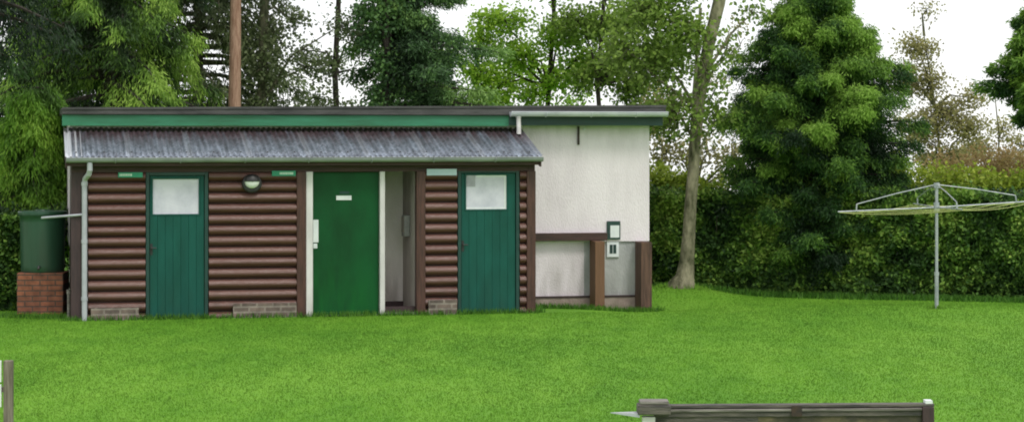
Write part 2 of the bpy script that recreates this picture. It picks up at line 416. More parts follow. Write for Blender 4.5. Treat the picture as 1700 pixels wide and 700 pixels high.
def fbm2(x, y, seed, octs=4, base=0.25):
    r = np.random.default_rng(seed); s = 0; amp = 1; f = base; tot = 0
    for o in range(octs):
        for k in range(3):
            an = r.uniform(0, 6.28); ph = r.uniform(0, 6.28)
            s = s + amp*np.sin(6.28*f*(x*math.cos(an)+y*math.sin(an))+ph)
        tot += amp*1.7; amp *= 0.6; f *= 2.1
    return s/tot

def blades(n, xs, ys, hmin, hmax, wid, var, lean=0.5):
    z = gz(xs, ys) - 0.004
    h = rng.uniform(hmin, hmax, n); an = rng.uniform(0, 6.283, n); le = rng.uniform(0, lean, n)*h; la = rng.uniform(0, 6.283, n)
    wx = np.cos(an)*wid/2; wy = np.sin(an)*wid/2
    p0 = np.stack([xs-wx, ys-wy, z], 1); p1 = np.stack([xs+wx, ys+wy, z], 1)
    p2 = np.stack([xs+np.cos(la)*le, ys+np.sin(la)*le, z+h], 1)
    v = np.stack([p0, p1, p2], 1).reshape(-1, 3)
    return v, np.arange(3*n).reshape(-1, 3), var

X_TREE = (1131-850)*35.3/3680
# mown lawn blades over the part of the lawn in view
n = 330000
ys = 19.0 + 17.0*rng.random(n)**1.0
half = ys*880/3680
xs = rng.uniform(-1, 1, n)*half
u, v_ = to_local(xs, ys)
keep = ~((u > -0.08) & (u < 8.7) & (v_ > -0.01) & (v_ < 4.5))
xs, ys = xs[keep], ys[keep]; n = len(xs)
var = np.clip(0.5 + 0.22*fbm2(xs, ys*0.6, 3, 3, 0.18) + 0.10*fbm2(xs*0.5, ys*1.3, 9, 3, 0.9) + rng.normal(0, 0.06, n), 0, 1)
hm = 1.0 + 0.35*fbm2(xs, ys, 5, 3, 0.5)
v3, q3, var = blades(n, xs, ys, 0.012, 0.030, 0.014, var, 0.9)
# longer tufts the mower misses round the pole, the slim tree and the timber uprights
tx = []; ty = []
for (cx_, cy_, sg_, k_) in ((6.13,32.0,0.05,140), (X_TREE,35.3,0.20,900), (*to_world(7.85,0.80),0.07,220), (*to_world(8.58,0.80),0.07,220), (-4.77,21.0,0.07,160), (-6.75,31.55,0.22,500)):
    tx.append(rng.normal(cx_, sg_, k_)); ty.append(rng.normal(cy_, sg_*0.7, k_))
tx = np.concatenate(tx); ty = np.concatenate(ty); k_ = len(tx)
v4, q4, var4 = blades(k_, tx, ty, 0.03, 0.085, 0.014, rng.uniform(0.1, 0.7, k_), 0.7)
q3 = np.concatenate([q3, q4+len(v3)]); v3 = np.concatenate([v3, v4]); var = np.concatenate([var, var4])
tag(np_mesh('lawn_grass', v3, q3, M['grass'], var), 'short bright green mown grass covering the lawn', 'grass', kind='stuff')

# rough uncut grass along hedge foot and walls
def edge_pts(x0, y0, x1, y1, n, spread):
    t = rng.random(n); return x0+(x1-x0)*t + rng.normal(0, spread, n), y0+(y1-y0)*t + rng.normal(0, spread, n)
ex = []; ey = []
for seg in [(*to_world(-0.1,-0.07), *to_world(6.7,-0.07), 3200, 0.045), (*to_world(6.65,0.80), *to_world(8.8,0.80), 1600, 0.05),
            (*to_world(6.7,0.0), *to_world(6.75,1.1), 500, 0.05), (-8.2,31.75,-6.3,31.35, 1800, 0.10)]:
    p = edge_pts(*seg); ex.append(p[0]); ey.append(p[1])
ex = np.concatenate(ex); ey = np.concatenate(ey); n = len(ex)
va, qa, vara = blades(n, ex, ey, 0.04, 0.11, 0.016, rng.uniform(0.35, 1.0, n), 0.6)
tag(np_mesh('wall_foot_grass', va, qa, M['rough'], vara), 'longer uncut grass fringe along the foot of the building', 'grass', kind='stuff')
ex = []; ey = []
for seg in [(3.6,35.75,9.0,33.75, 7000, 0.10), (2.0,36.3,3.6,35.8, 1500, 0.10)]:
    p = edge_pts(*seg); ex.append(p[0]); ey.append(p[1])
ex = np.concatenate(ex); ey = np.concatenate(ey); n = len(ex)
va, qa, vara = blades(n, ex, ey, 0.04, 0.13, 0.02, np.clip(rng.normal(0.6, 0.2, n), 0, 1), 0.8)
tag(np_mesh('hedge_foot_grass', va, qa, M['rough'], vara), 'tufted dark rough grass along the foot of the right hand hedge', 'grass', kind='stuff')

# ------------------------------------------------------------------ the building
B = empty('toilet_block', (OX, OY, 0), TH)
tag(B, 'low flat roofed toilet block with brown log front, green doors and white rendered end', 'building')
GB = -0.3
# main rendered block
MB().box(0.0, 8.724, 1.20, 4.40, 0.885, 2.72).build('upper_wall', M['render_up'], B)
MB().box(0.03, 7.70, 1.235, 4.36, GB, 0.884).build('lower_wall', M['render'], B)
MB().box(7.702, 8.70, 1.235, 4.36, GB, 0.884).build('lower_wall', M['render_grey'], B)['label'] = 'greyer stained lower wall between the two brown uprights'
MB().box(6.72, 8.712, 1.195, 1.234, GB, 0.035).build('plinth', M['plinth'], B)
MB().box(6.72, 8.705, 1.180, 1.234, 0.0355, 0.062).build('plinth_ledge', M['plum'], B)
# flat roof, fascia, soffit
rf = MB()
rf.add([(-0.115,0.885,2.802),(8.90,0.885,2.802),(8.90,4.62,2.802),(-0.115,4.62,2.802),(-0.115,0.885,2.900),(8.90,0.885,2.958),(8.90,4.62,2.958),(-0.115,4.62,2.900)],
       [(0,3,2,1),(4,5,6,7),(0,1,5,4),(1,2,6,5),(2,3,7,6),(3,0,4,7)])
rf.build('flat_roof', M['felt'], B, bevel=0.012)
g = MB()
g.add([(-0.115,0.868,2.872),(8.90,0.868,2.930),(8.90,0.8845,2.930),(-0.115,0.8845,2.872),(-0.115,0.868,2.904),(8.90,0.868,2.962),(8.90,0.8845,2.962),(-0.115,0.8845,2.904)],
      [(0,3,2,1),(4,5,6,7),(0,1,5,4),(1,2,6,5),(2,3,7,6),(3,0,4,7)])
g.build('roof_edge_trim', M['felt'], B)
MB().box(-0.112, 6.46, 0.93, 0.958, 2.642, 2.80).build('fascia_board', M['fascia_green'], B)['label'] = 'bright emerald green fascia board above the corrugated roof'
MB().box(6.462, 8.86, 0.93, 0.958, 2.650, 2.80).build('fascia_board', M['fascia_dark'], B)['label'] = 'dark teal fascia board behind the pale gutter, gutter shade put into its colour'
MB().box(-0.10, 8.86, 0.9585, 1.199, 2.665, 2.69).build('soffit', M['fascia_dark'], B)

def gutter(u0, u1, v, z, r, name, m, brackets):
    g = MB(); seg = 10
    prof = []
    for k in range(seg+1):
        a = math.pi + math.pi*k/seg; prof.append((v + r*math.cos(a), z + r*math.sin(a)))
    prof.append((v+r-0.006, z))
    for k in range(seg, -1, -1):
        a = math.pi + math.pi*k/seg; prof.append((v + (r-0.006)*math.cos(a), z + (r-0.006)*math.sin(a)))
    n = len(prof); vs = [(u0, p[0], p[1]) for p in prof] + [(u1, p[0], p[1]) for p in prof]
    fs = [(i, (i+1) % n, n+(i+1) % n, n+i) for i in range(n)]
    g.add(vs, fs)
    # end stops
    for uu in (u0-0.004, u1):
        hp = [(v + (r+0.004)*math.cos(math.pi+math.pi*k/seg), z + (r+0.004)*math.sin(math.pi+math.pi*k/seg)) for k in range(seg+1)]
        k2 = len(hp)
        g.add([(uu, p[0], p[1]) for p in hp] + [(uu+0.004, p[0], p[1]) for p in hp],
              [tuple(range(k2)), tuple(range(2*k2-1, k2-1, -1))] + [(i, i+1, k2+i+1, k2+i) for i in range(k2-1)])
    # rolled front lip
    g.tube([(u0, v-r, z), (u1, v-r, z)], 0.007, 6)
    go = g.build(name, m, B)
    for bu in brackets:
        b = MB()
        pts = [(bu, v + (r+0.006)*math.cos(math.pi+math.pi*k/seg), z + (r+0.006)*math.sin(math.pi+math.pi*k/seg)) for k in range(seg+1)]
        b.tube(pts, 0.009, 5).build('gutter_bracket', m, go)
    return go
gutter(-0.07, 6.70, -0.275, 2.190, 0.066, 'gutter', M['gutter_grey'], [0.6,1.5,2.4,3.3,4.2,5.1,6.0])
gutter(6.46, 8.89, 0.800, 2.853, 0.070, 'gutter', M['gutter_pale'], [7.0,7.7,8.4])
# upper downpipe dropping onto the corrugated roof
MB().tube([(6.585,0.812,2.80),(6.585,0.812,2.70),(6.585,0.79,2.62),(6.585,0.79,2.52)], 0.034, 10).tube([(6.585,0.812,2.80),(6.585,0.812,2.765)], 0.042, 10).build('downpipe', M['white_paint'], B, smooth=False)
# lean-to roof
cs = MB()
e0, e1 = (-0.30, 2.200), (1.19, 2.612)
pitch = 0.0762; nw = int((6.71+0.085)/pitch); per = 8
rows = []
tot = nw*per
top = []; 
for i in range(tot+1):
    u = -0.085 + i*pitch/per; d = 0.0125*math.cos(2*math.pi*i/per)
    top.append((u, d))
vs = []
rown = 6
for r_ in range(rown+1):
    t = r_/rown
    for (u, d) in top:
        vs.append((u, e0[0]+(e1[0]-e0[0])*t, e0[1]+(e1[1]-e0[1])*t + d))
fs = []; vr = []
W_ = tot+1
for r_ in range(rown):
    for i in range(tot):
        fs.append((r_*W_+i, r_*W_+i+1, (r_+1)*W_+i+1, (r_+1)*W_+i))
cs.v = vs; cs.f = fs
cs.a = []
for r_ in range(rown):
    for i in range(tot):
        kk = i//per
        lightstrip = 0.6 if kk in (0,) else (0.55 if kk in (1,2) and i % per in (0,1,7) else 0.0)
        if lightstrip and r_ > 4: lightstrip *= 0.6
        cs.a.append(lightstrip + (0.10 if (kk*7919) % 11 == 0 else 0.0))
ro = cs.build('corrugated_roof', M['sheet'], B, smooth=True)
sm = ro.modifiers.new('thickness', 'SOLIDIFY'); sm.thickness = 0.004
# sheet fixings
sc0 = None
for t in (0.12, 0.9):
    k = 2
    while k < nw:
        u = -0.085 + k*pitch
        y = e0[0]+(e1[0]-e0[0])*t; z = e0[1]+(e1[1]-e0[1])*t + 0.0125
        if sc0 is None:
            sc0 = MB().tube([(0,0,-0.002),(0,0,0.012)], 0.012, 6).build('roof_screw', M['felt'], ro); o = sc0
        else:
            o = sc0.copy(); COL.objects.link(o); o.parent = ro
        o.location = (u, y, z); k += 5
# rafters ends/fascia under the lean-to eave
MB().box(-0.075, 6.66, -0.215, -0.185, 2.075, 2.170).build('fascia_board', M['brown_h'], B)
MB().box(-0.07, 6.655, -0.1845, -0.03, 2.09, 2.11).build('soffit', M['brown_h'], B)
MB().box(0.0, 6.64, -0.048, 0.02, 1.985, 2.089).build('header_beam', M['brown_h'], B)
# barge boards
for (ua, ub) in ((-0.082, -0.058), (6.672, 6.70)):
    b = MB(); t = 0.13
    b.add([(ua,-0.214,2.20-0.15),(ub,-0.214,2.20-0.15),(ub,1.19,2.59-0.15),(ua,1.19,2.59-0.15),(ua,-0.214,2.20-0.005),(ub,-0.214,2.20-0.005),(ub,1.19,2.59-0.005),(ua,1.19,2.59-0.005)],
          [(0,3,2,1),(4,5,6,7),(0,1,5,4),(1,2,6,5),(2,3,7,6),(3,0,4,7)])
    b.build('barge_board', M['brown_h'], B)

# log cladding
def logs(u0, u1, z0, z1, v=0.0, side=None, name='log_cladding'):
    g = MB(); pz = 0.1525; z = z1
    while z > z0 - 0.02:
        zb = max(z - pz, z0-0.02)
        seg = 7; prof = []
        rv = random.uniform(0, 0.5); off = random.uniform(-0.004, 0.004)
        for k in range(seg+1):
            a = math.pi*k/seg
            zz = z - 0.012 - (pz-0.016)*(k/seg) 
            bul = 0.058*(math.sin(a)**0.75)
            prof.append((v - bul + off, zz))
        prof += [(v+0.03, z-pz+0.004), (v+0.03, z-0.012)]
        cuts = sorted([u0, u1]); n = len(prof)
        vs = []
        for uu in cuts:
            vs += [(uu, p[0], p[1]) for p in prof]
        fs = [(i, n+i, n+(i+1) % n, (i+1) % n) for i in range(n)]
        fs += [tuple(range(n)), tuple(range(2*n-1, n-1, -1))]
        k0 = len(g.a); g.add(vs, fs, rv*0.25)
        for q_, am in ((0,0.2),(1,0.5),(2,0.5),(3,0.28),(4,0.1)): g.a[k0+q_] = min(1.0, am*1.15 + rv*0.5)  # upper log faces coloured lighter, a sky highlight put into the colour
        z -= pz
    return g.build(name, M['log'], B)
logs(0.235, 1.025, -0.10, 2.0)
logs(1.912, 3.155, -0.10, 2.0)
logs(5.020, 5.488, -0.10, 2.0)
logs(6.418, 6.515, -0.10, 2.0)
# backing walls behind logs (between openings)
for (ua, ub) in ((0.0,1.03),(1.905,3.29),(4.888,5.50),(6.41,6.64)): MB().box(ua, ub, 0.031, 0.10, GB, 2.10).build('front_wall', M['plum'], B)
for (ua, ub) in ((6.60,6.645),(0.0,0.05)): MB().box(ua, ub, 0.101, 1.198, GB, 2.3).build('side_wall', M['plum'], B)
# posts
MB().box(0.0, 0.165, -0.035, 0.029, GB, 1.984).box(0.166,0.233,-0.02,0.029,GB,1.984).build('corner_post', M['plum'], B)
MB().box(3.157, 3.288, -0.07, 0.029, GB, 1.984).build('upright_post', M['brown'], B, bevel=0.006)
MB().box(4.888, 5.016, -0.07, 0.029, GB, 1.984).build('upright_post', M['brown'], B, bevel=0.006)
MB().box(6.518, 6.648, -0.07, 0.029, GB, 1.984).build('corner_post', M['brown'], B, bevel=0.006)
# old brick courses at the foot of the log panels
for (ua, ub, zt) in ((0.27,0.93,0.092),(2.25,3.15,0.122),(5.06,5.478,0.128)):
    MB().box(ua, ub, -0.085, -0.0605, GB, zt).build('brick_footing', M['block'], B)

# planked doors with a frosted window
def plank_door(u0, u1, zt, w0, w1, wz0, wz1):
    fr = MB()
    fr.box(u0, u0+0.048, -0.035, 0.05, GB, zt+0.02).box(u1-0.05, u1, -0.035, 0.05, GB, zt+0.02).box(u0+0.0485, u1-0.0505, -0.035, 0.05, zt-0.028, zt+0.018)
    fr.build('door_frame', M['teal_dark'], B, bevel=0.004)
    a, b = u0+0.054, u1-0.056
    g = MB(); nb = 7; wd = (b-a)/nb
    for k in range(nb):
        p, q = a+k*wd+0.0011, a+(k+1)*wd-0.0011
        va = random.uniform(0, 0.35)
        # planks stop around the window opening
        if q > w0-0.02 and p < w1+0.02:
            g.box(p, q, -0.008, 0.028, -0.065, wz0-0.02, va)
            g.box(p, q, -0.008, 0.028, wz1+0.02, zt-0.034, va)
            if p < w0-0.03: g.box(p, w0-0.024, -0.008, 0.028, wz0-0.0195, wz1+0.0195, va)
            if q > w1+0.03: g.box(w1+0.024, q, -0.008, 0.028, wz0-0.0195, wz1+0.0195, va)
        else:
            g.box(p, q, -0.008, 0.028, -0.065, zt-0.034, va)
    g.box(a, b, 0.0285, 0.036, -0.065, wz0-0.03, 0.9).box(a, b, 0.0285, 0.036, wz1+0.03, zt-0.034, 0.9)
    d = g.build('door', M['teal'], B, bevel=0.003)
    f = MB(); t = 0.022
    f.box(w0-t, w1+t, -0.017, 0.03, wz1, wz1+t).box(w0-t, w1+t, -0.017, 0.03, wz0-t, wz0).box(w0-t, w0, -0.017, 0.03, wz0+0.0005, wz1-0.0005).box(w1, w1+t, -0.017, 0.03, wz0+0.0005, wz1-0.0005)
    f.build('window_frame', M['teal'], d)
    MB().box(w0+0.001, w1-0.001, 0.006, 0.012, wz0+0.001, wz1-0.001).build('window_pane', M['pane'], d)
    return d
d1 = plank_door(1.032, 1.903, 1.966, 1.130, 1.772, 1.392, 1.888)
d2 = plank_door(5.500, 6.412, 1.985, 5.625, 6.225, 1.43, 1.925)
d1['label'] = 'teal planked door with frosted window near the left downpipe'
d2['label'] = 'teal planked door with white framed window at the right of the log front'
# inner white curtain frame seen in the right window
MB().box(5.625,6.225,0.0,0.0055,1.43,1.46).box(6.19,6.225,0.0,0.0055,1.4605,1.925).box(5.78,6.1895,0.0,0.0055,1.895,1.925).build('window_edging', M['white_plate'], d2)
MB().box(5.628,5.762,0.0,0.0055,1.76,1.922).build('corner_patch', M['corner_patch'], d2)  # grey lilac patch over the upper left corner of the pane
for d_, hu in ((d1,1.108),(d2,5.575)):
    MB().box(hu-0.018,hu+0.018,-0.014,-0.0085,0.82,0.98).tube([(hu,-0.008,0.92),(hu,-0.05,0.92)],0.009,8).tube([(hu-0.005,-0.05,0.92),(hu+0.07,-0.05,0.918)],0.009,8).build('handle', M['black'], d_)
# centre door
g = MB().box(3.395, 4.352, 0.045, 0.09, -0.03, 1.975).box(3.395,4.352,0.040,0.09,-0.065,-0.031,1.0)
cd = g.build('door', M['green_door'], B, bevel=0.004); cd['label'] = 'plain bright green door with a small plate, between white jambs'
MB().box(3.735, 3.955, 0.036, 0.0445, 1.575, 1.638).build('door_plate', M['white_plate'], cd)
MB().box(3.785, 3.925, 0.040, 0.0445, 1.662, 1.70).build('door_badge', M['teal_dark'], cd)
MB().box(3.400, 3.478, 0.028, 0.0445, 0.97, 1.295).box(3.403,3.462,0.030,0.0445,0.885,0.955).build('push_plate', M['white_plate'], cd, bevel=0.005)
MB().box(3.292, 3.388, -0.05, 0.10, -0.12, 1.984).build('door_jamb', M['white_paint'], B, bevel=0.004)
MB().box(4.358, 4.428, -0.05, 0.10, -0.12, 1.984).build('door_jamb', M['white_paint'], B, bevel=0.004)
MB().box(3.389, 4.357, 0.0, 0.10, 1.978, 2.10).build('door_head', M['brown_h'], B)
MB().box(3.389, 4.357, -0.04, 0.12, GB, -0.068).build('door_step', M['concrete'], B)
# open porch to the right of it
MB().box(4.30, 4.895, 1.150, 1.192, 0.03, 2.30).build('porch_back_wall', M['cream'], B)
MB().box(4.385, 4.425, 0.101, 1.149, GB, 2.25).build('porch_side_wall', M['cream'], B)
MB().box(4.8865, 4.93, 0.101, 1.149, GB, 2.25).build('porch_side_wall', M['greywall'], B)
MB().box(4.426, 4.886, 0.16, 1.149, 2.13, 2.15).build('porch_ceiling', M['greywall'], B)
MB().box(4.426, 4.886, 0.0, 1.149, GB, -0.05).build('porch_floor', M['concrete'], B)
MB().box(4.4265, 4.8855, 1.10, 1.149, -0.0495, 0.029).build('porch_skirting', M['plum'], B)
MB().box(4.432,4.882,0.06,0.16,-0.0495,0.03).build('porch_threshold', M['plum'], B)
# left downpipe with a branch to the water butt
dp = MB().tube([(0.25,-0.275,2.125),(0.25,-0.275,2.02),(0.24,-0.24,1.965),(0.192,-0.10,1.90),(0.182,-0.082,1.84),(0.182,-0.082,-0.12)], 0.038, 12)
for z in (1.80, 1.0, 0.2): dp.tube([(0.182,-0.082,z),(0.182,-0.082,z+0.05)], 0.045, 12)
dp = dp.build('downpipe', M['upvc'], B, smooth=False)
MB().tube([(0.182,-0.082,1.40),(0.0,-0.06,1.385),(-0.20,0.10,1.365),(-0.40,0.25,1.345)], 0.017, 8).build('branch_pipe', M['upvc'], dp)
# iron bracket on white wall
MB().box(7.586, 7.614, 1.165, 1.199, 2.36, 2.64).build('iron_bracket', M['rust'], B)
MB().tube([(7.69,1.15,2.60),(7.69,1.199,2.60)], 0.016, 8).build('overflow_pipe', M['white_plate'], B)
# timber rail and uprights against the white end
MB().box(6.66, 8.03, 1.08, 1.194, 0.905, 1.022).build('wall_rail', M['brown_h'], B, bevel=0.006)
MB().box(7.775, 7.925, 0.84, 1.178, GB, 0.902, 0.55).build('timber_upright', M['sleeper'], B, bevel=0.008)
MB().box(8.49, 8.665, 0.84, 1.178, GB, 0.883, 0.0).build('timber_upright', M['sleeper'], B, bevel=0.008)

# things fixed to the block ---------------------------------------------------
def W(u, v, z): x, y = to_world(u, v); return (x, y, z)
def sign(u0, u1, z0, z1, face, label, glyphs):
    t = empty('sign', W((u0+u1)/2, -0.06, z0), TH); hw = (u1-u0)/2; h = z1-z0
    tag(t, label, 'sign')
    MB().box(-hw, hw, -0.016, 0.0, 0, h).build('sign_board', face, t, bevel=0.003)
    if glyphs:
        g = MB(); x0, x1 = glyphs
        x = x0
        r = random.Random(3)
        while x < x1:
            w_ = r.uniform(0.012, 0.022)
            g.box(x, x+w_, -0.0185, -0.0162, h*0.28, h*0.72); x += w_+0.006
        g.build('lettering', M['sign_text'], t)
    return t
sign(0.645, 0.985, 1.912, 1.985, M['sign_green'], 'small green sign with pale lettering over the log panel beside the left downpipe', (-0.15,0.02))
sign(2.80, 3.14, 1.925, 2.0, M['sign_green'], 'small green sign with white lettering above and right of the bulkhead lamp', (-0.06,0.13))
sign(5.035, 5.475, 1.925, 2.02, M['sign_blue'], 'pale blue sign over the narrow log panel beside the right door', None)

lt = empty('bulkhead_lamp', W(2.513, -0.064, 1.822), TH)
tag(lt, 'round black bulkhead lamp with white half lens on the log wall', 'lamp')
def disc(prof, sides=28):
    g = MB(); vs = []; fs = []
    for r, y in prof:
        for k in range(sides):
            a = 2*math.pi*k/sides; vs.append((r*math.cos(a), -y, r*math.sin(a)*0.95))
    for i in range(len(prof)-1):
        for k in range(sides):
            b = i*sides; fs.append((b+k, b+(k+1) % sides, b+sides+(k+1) % sides, b+sides+k))
    fs.append(tuple(range((len(prof)-1)*sides, len(prof)*sides)))
    return g.add(vs, fs)
disc([(0.135,0.0),(0.142,0.03),(0.132,0.055),(0.112,0.06)]).build('lamp_body', M['black'], lt, smooth=False)
# half lens (lower) and eyelid hood (upper)
def half_dome(r, dep, a0, a1, y0):
    g = MB(); vs = []; fs = []; nu, nv_ = 14, 8
    for i in range(nu+1):
        a = a0 + (a1-a0)*i/nu
        for j in range(nv_+1):
            b = (math.pi/2)*j/nv_
            vs.append((r*math.cos(a)*math.cos(b), -y0-dep*math.sin(b), r*0.95*math.sin(a)*math.cos(b)))
    for i in range(nu):
        for j in range(nv_):
            k = i*(nv_+1)+j; fs.append((k, k+nv_+1, k+nv_+2, k+1))
    return g.add(vs, fs)
half_dome(0.104, 0.06, math.pi, 2*math.pi, 0.0605).build('lens', M['lens'], lt, smooth=True).location = (0,0,0.028)
half_dome(0.108, 0.072, 0, math.pi, 0.0605).build('hood', M['black'], lt, smooth=True).location = (0,0,0.029)

bx = empty('dispenser_box', W(4.8855, 0.62, 1.02), TH)
tag(bx, 'grey plastic box fixed to the side wall inside the open porch', 'wall box')
MB().box(-0.085, 0, -0.13, 0.13, 0, 0.31).build('box_body', M['grey_box'], bx, bevel=0.012)
MB().box(-0.09, -0.0855, -0.11, 0.11, 0.06, 0.28).build('box_cover', M['greywall'], bx, bevel=0.002)

t = empty('wall_notice', W(8.152, 1.196, 0.915), TH)
tag(t, 'upper of two small white notices on the white end wall, dark backed', 'notice')
MB().box(-0.105, 0.105, -0.03, 0.0, 0.0, 0.28).build('notice_back', M['fascia_dark'], t, bevel=0.004)
MB().box(-0.055, 0.085, -0.034, -0.0305, 0.03, 0.215).build('notice_sheet', M['white_plate'], t)
t = empty('wall_notice', W(8.147, 1.230, 0.645), TH)
tag(t, 'lower small notice with white frame and green centre under the other notice', 'notice')
MB().box(-0.095, 0.095, -0.03, 0.0, 0.0, 0.235).build('notice_back', M['white_plate'], t, bevel=0.004)
MB().box(-0.052, -0.005, -0.034, -0.0305, 0.055, 0.19).box(0.005,0.052,-0.034,-0.0305,0.055,0.19).build('notice_sheet', M['fascia_dark'], t)

# water butt on a brick stand
bx0 = (-6.765, 31.95)
zg = float(gz(*bx0))
st = MB().box(-0.325, 0.325, -0.325, 0.325, -0.15, 0.625).build('brick_stand', M['brick'], None, bevel=0.006)
st.location = (bx0[0]+0.01, bx0[1], zg); st.rotation_euler = (0,0,TH*0.3)
tag(st, 'square red brick stand under the water butt at the left end', 'brick stand')
wb = empty('water_butt', (bx0[0], bx0[1], zg+0.626))
tag(wb, 'dark green plastic water butt with flat lid standing on red bricks', 'water butt')
prof = [(0.300,0.0),(0.306,0.01)]
for k in range(1, 9): prof += [(0.306+0.018*k/9, 0.09*k)]
prof += [(0.326,0.80),(0.335,0.805),(0.335,0.84),(0.33,0.842)]
MB().lathe(prof).build('barrel', M['tank'], wb, smooth=True)
MB().lathe([(0.342,0.825),(0.35,0.83),(0.35,0.862),(0.34,0.872),(0.10,0.884),(0.095,0.895),(0.0001,0.897)]).build('lid', M['tank'], wb, smooth=False)
MB().tube([(0.02,-0.30,0.09),(0.02,-0.37,0.09),(0.02,-0.385,0.06)], 0.016, 8).build('tap', M['black'], wb)
sp_ = empty('standpipe', (-6.235, 31.18, float(gz(-6.235,31.18))))
tag(sp_, 'short pale pipe stub standing between brick stand and building corner', 'pipe')
MB().tube([(0,0,-0.05),(0,0,0.40)], 0.022, 10).tube([(0,0,0.36),(0,0,0.425)], 0.03, 10).build('pipe', M['greywood'], sp_)

# ------------------------------------------------------------------ rotary clothes line
px_, py_ = 6.13, 32.0
rc = empty('rotary_clothes_line', (px_, py_, float(gz(px_, py_))), R(0))
tag(rc, 'grey metal rotary clothes line with yellow green cords on the lawn by the hedge', 'clothes line')
MB().tube([(0,0,-0.1),(0,0,1.80)], 0.023, 12).build('pole', M['steel'], rc)
MB().tube([(0,0,-0.1),(0,0,0.5)], 0.029, 12).tube([(0,0,0.48),(0,0,0.53)], 0.035, 12).build('ground_socket', M['steel'], rc)
tilt = Matrix.Rotation(R(3.0), 4, 'Y').inverted()
def TP(p): 
    q = tilt @ Vector((p[0], p[1], p[2]-1.46)); return (q.x, q.y, q.z+1.46)
MB().tube([TP((0,0,1.40)),TP((0,0,1.53))], 0.042, 12).build('hub', M['steel'], rc)
MB().tube([(0,0,1.74),(0,0,1.815)], 0.044, 12).build('top_cap', M['steel'], rc)
arms = []
for k in range(4):
    a = R(3) + k*math.pi/2
    dx, dy = math.cos(a), math.sin(a)
    arms.append((dx, dy))
    ao = MB().tube([TP((0.04*dx,0.04*dy,1.46)), TP((1.44*dx,1.44*dy,1.475))], 0.010, 8).build('arm', M['steel'], rc)
    s = MB()
    e = TP((1.16*dx,1.16*dy,1.57))
    s.tube([(0.03*dx,0.03*dy,1.785), (e[0]*0.5, e[1]*0.5, (1.785+e[2])/2+0.015), e], 0.0078, 8)
    s.tube([e, TP((1.17*dx,1.17*dy,1.475))], 0.011, 8)
    s.build('stay', M['steel'], rc)
c = MB()
for f_ in (0.40, 0.60, 0.80, 1.0):
    for k in range(4):
        p, q = arms[k], arms[(k+1) % 4]; r_ = 1.42*f_
        a0 = Vector((p[0]*r_, p[1]*r_, 1.462)); b0 = Vector((q[0]*r_, q[1]*r_, 1.462)); pts = []
        for j in range(9):
            t_ = j/8; pp = a0.lerp(b0, t_); pp.z -= 0.10*f_*4*t_*(1-t_)*0.4
            pts.append(TP(pp))
        c.tube(pts, 0.0048, 5)
c.build('washing_line', M['cord'], rc)

# ------------------------------------------------------------------ foreground woodwork
sy = 19.0
nb = empty('timber_panel', (2.41, sy, float(gz(2.41, sy))), 0)
tag(nb, 'low dark weathered timber panel with grey top rail at the bottom right', 'timber panel')
z0 = 0.0; H = 0.20 - float(gz(2.41, sy))
nb.rotation_euler = (0, -R(0.35), 0)
MB().box(-1.19, 1.205, -0.05, 0.06, H-0.022, H+0.004).build('top_rail', M['darkwood'], nb, bevel=0.005)
MB().box(-1.19, 1.10, -0.035, 0.03, H-0.030, H-0.0225).build('shadow_gap', M['plum'], nb)
MB().box(-1.19, 1.10, -0.06, 0.03, H-0.054, H-0.0305).build('lower_rail', M['greywood'], nb, bevel=0.005)
MB().box(-1.19, 1.10, -0.045, -0.0, H-0.100, H-0.0545).build('upper_board', M['darkwood'], nb, bevel=0.006)
MB().box(-1.19, -0.30, -0.03, 0.0, 0.02, H-0.101).build('back_board', M['darkwood'], nb)
MB().box(-0.299, 1.10, -0.03, 0.0, 0.02, H-0.101).build('back_board', M['mossy_board'], nb)
MB().box(1.101, 1.20, -0.07, 0.04, -0.2, H-0.0225).build('stile', M['plum'], nb, bevel=0.006)
MB().box(-1.19, -1.10, 0.031, 0.09, -0.2, H-0.051).build('stile', M['plum'], nb, bevel=0.006)
MB().box(1.13, 1.19, -0.052, 0.062, H+0.0045, H+0.03).build('corner_bracket', M['white_plate'], nb)
MB().box(-0.02, 0.07, -0.068, -0.0605, H-0.095, H-0.005).build('hinge', M['rust'], nb)
fp = empty('capped_post', (1.185, sy-0.08, float(gz(1.185, sy))), 0)
tag(fp, 'short white post with grey cap and pale pointed arm beside the timber panel', 'post')
hz = 0.13 - float(gz(1.185, sy))
MB().box(-0.075, 0.035, -0.05, 0.045, -0.2, hz-0.02).build('post', M['white_paint'], fp, bevel=0.006)
MB().box(-0.118, 0.165, -0.10, 0.10, hz+0.0, hz+0.085).build('cap', M['darkwood'], fp, bevel=0.012)
MB().box(-0.10, 0.15, -0.09, 0.09, hz+0.0855, hz+0.118).build('cap_top', M['greywood'], fp, bevel=0.012)
b = MB(); za, zb = hz-0.022, hz+0.012
b.add([(-0.10,-0.09,za),(-0.10,0.07,za),(-0.345,0.0,zb-0.006),(-0.10,-0.09,zb),(-0.10,0.07,zb),(-0.345,0.0,zb)], [(0,1,2),(3,5,4),(0,2,5,3),(2,1,4,5),(1,0,3,4)])
b.build('pointed_arm', M['upvc'], fp)

lp = empty('sign_post', (-4.77, 21.0, float(gz(-4.77, 21))), 0)
tag(lp, 'weathered wooden post with white boards at the bottom left edge of the lawn', 'sign post')
hh = 0.375 - float(gz(-4.77, 21))
MB().box(-0.042, 0.042, -0.04, 0.04, -0.2, hh).build('post', M['postwood'], lp, bevel=0.01)
MB().box(-0.40, -0.062, -0.03, -0.012, hh-0.205, hh).build('board', M['white_plate'], lp, bevel=0.003)
MB().box(-0.40, -0.062, -0.03, -0.012, hh-0.44, hh-0.225).build('board', M['white_plate'], lp, bevel=0.003)
MB().box(-0.40, -0.0425, -0.011, 0.01, hh-0.30, hh-0.25).build('batten', M['postwood'], lp)

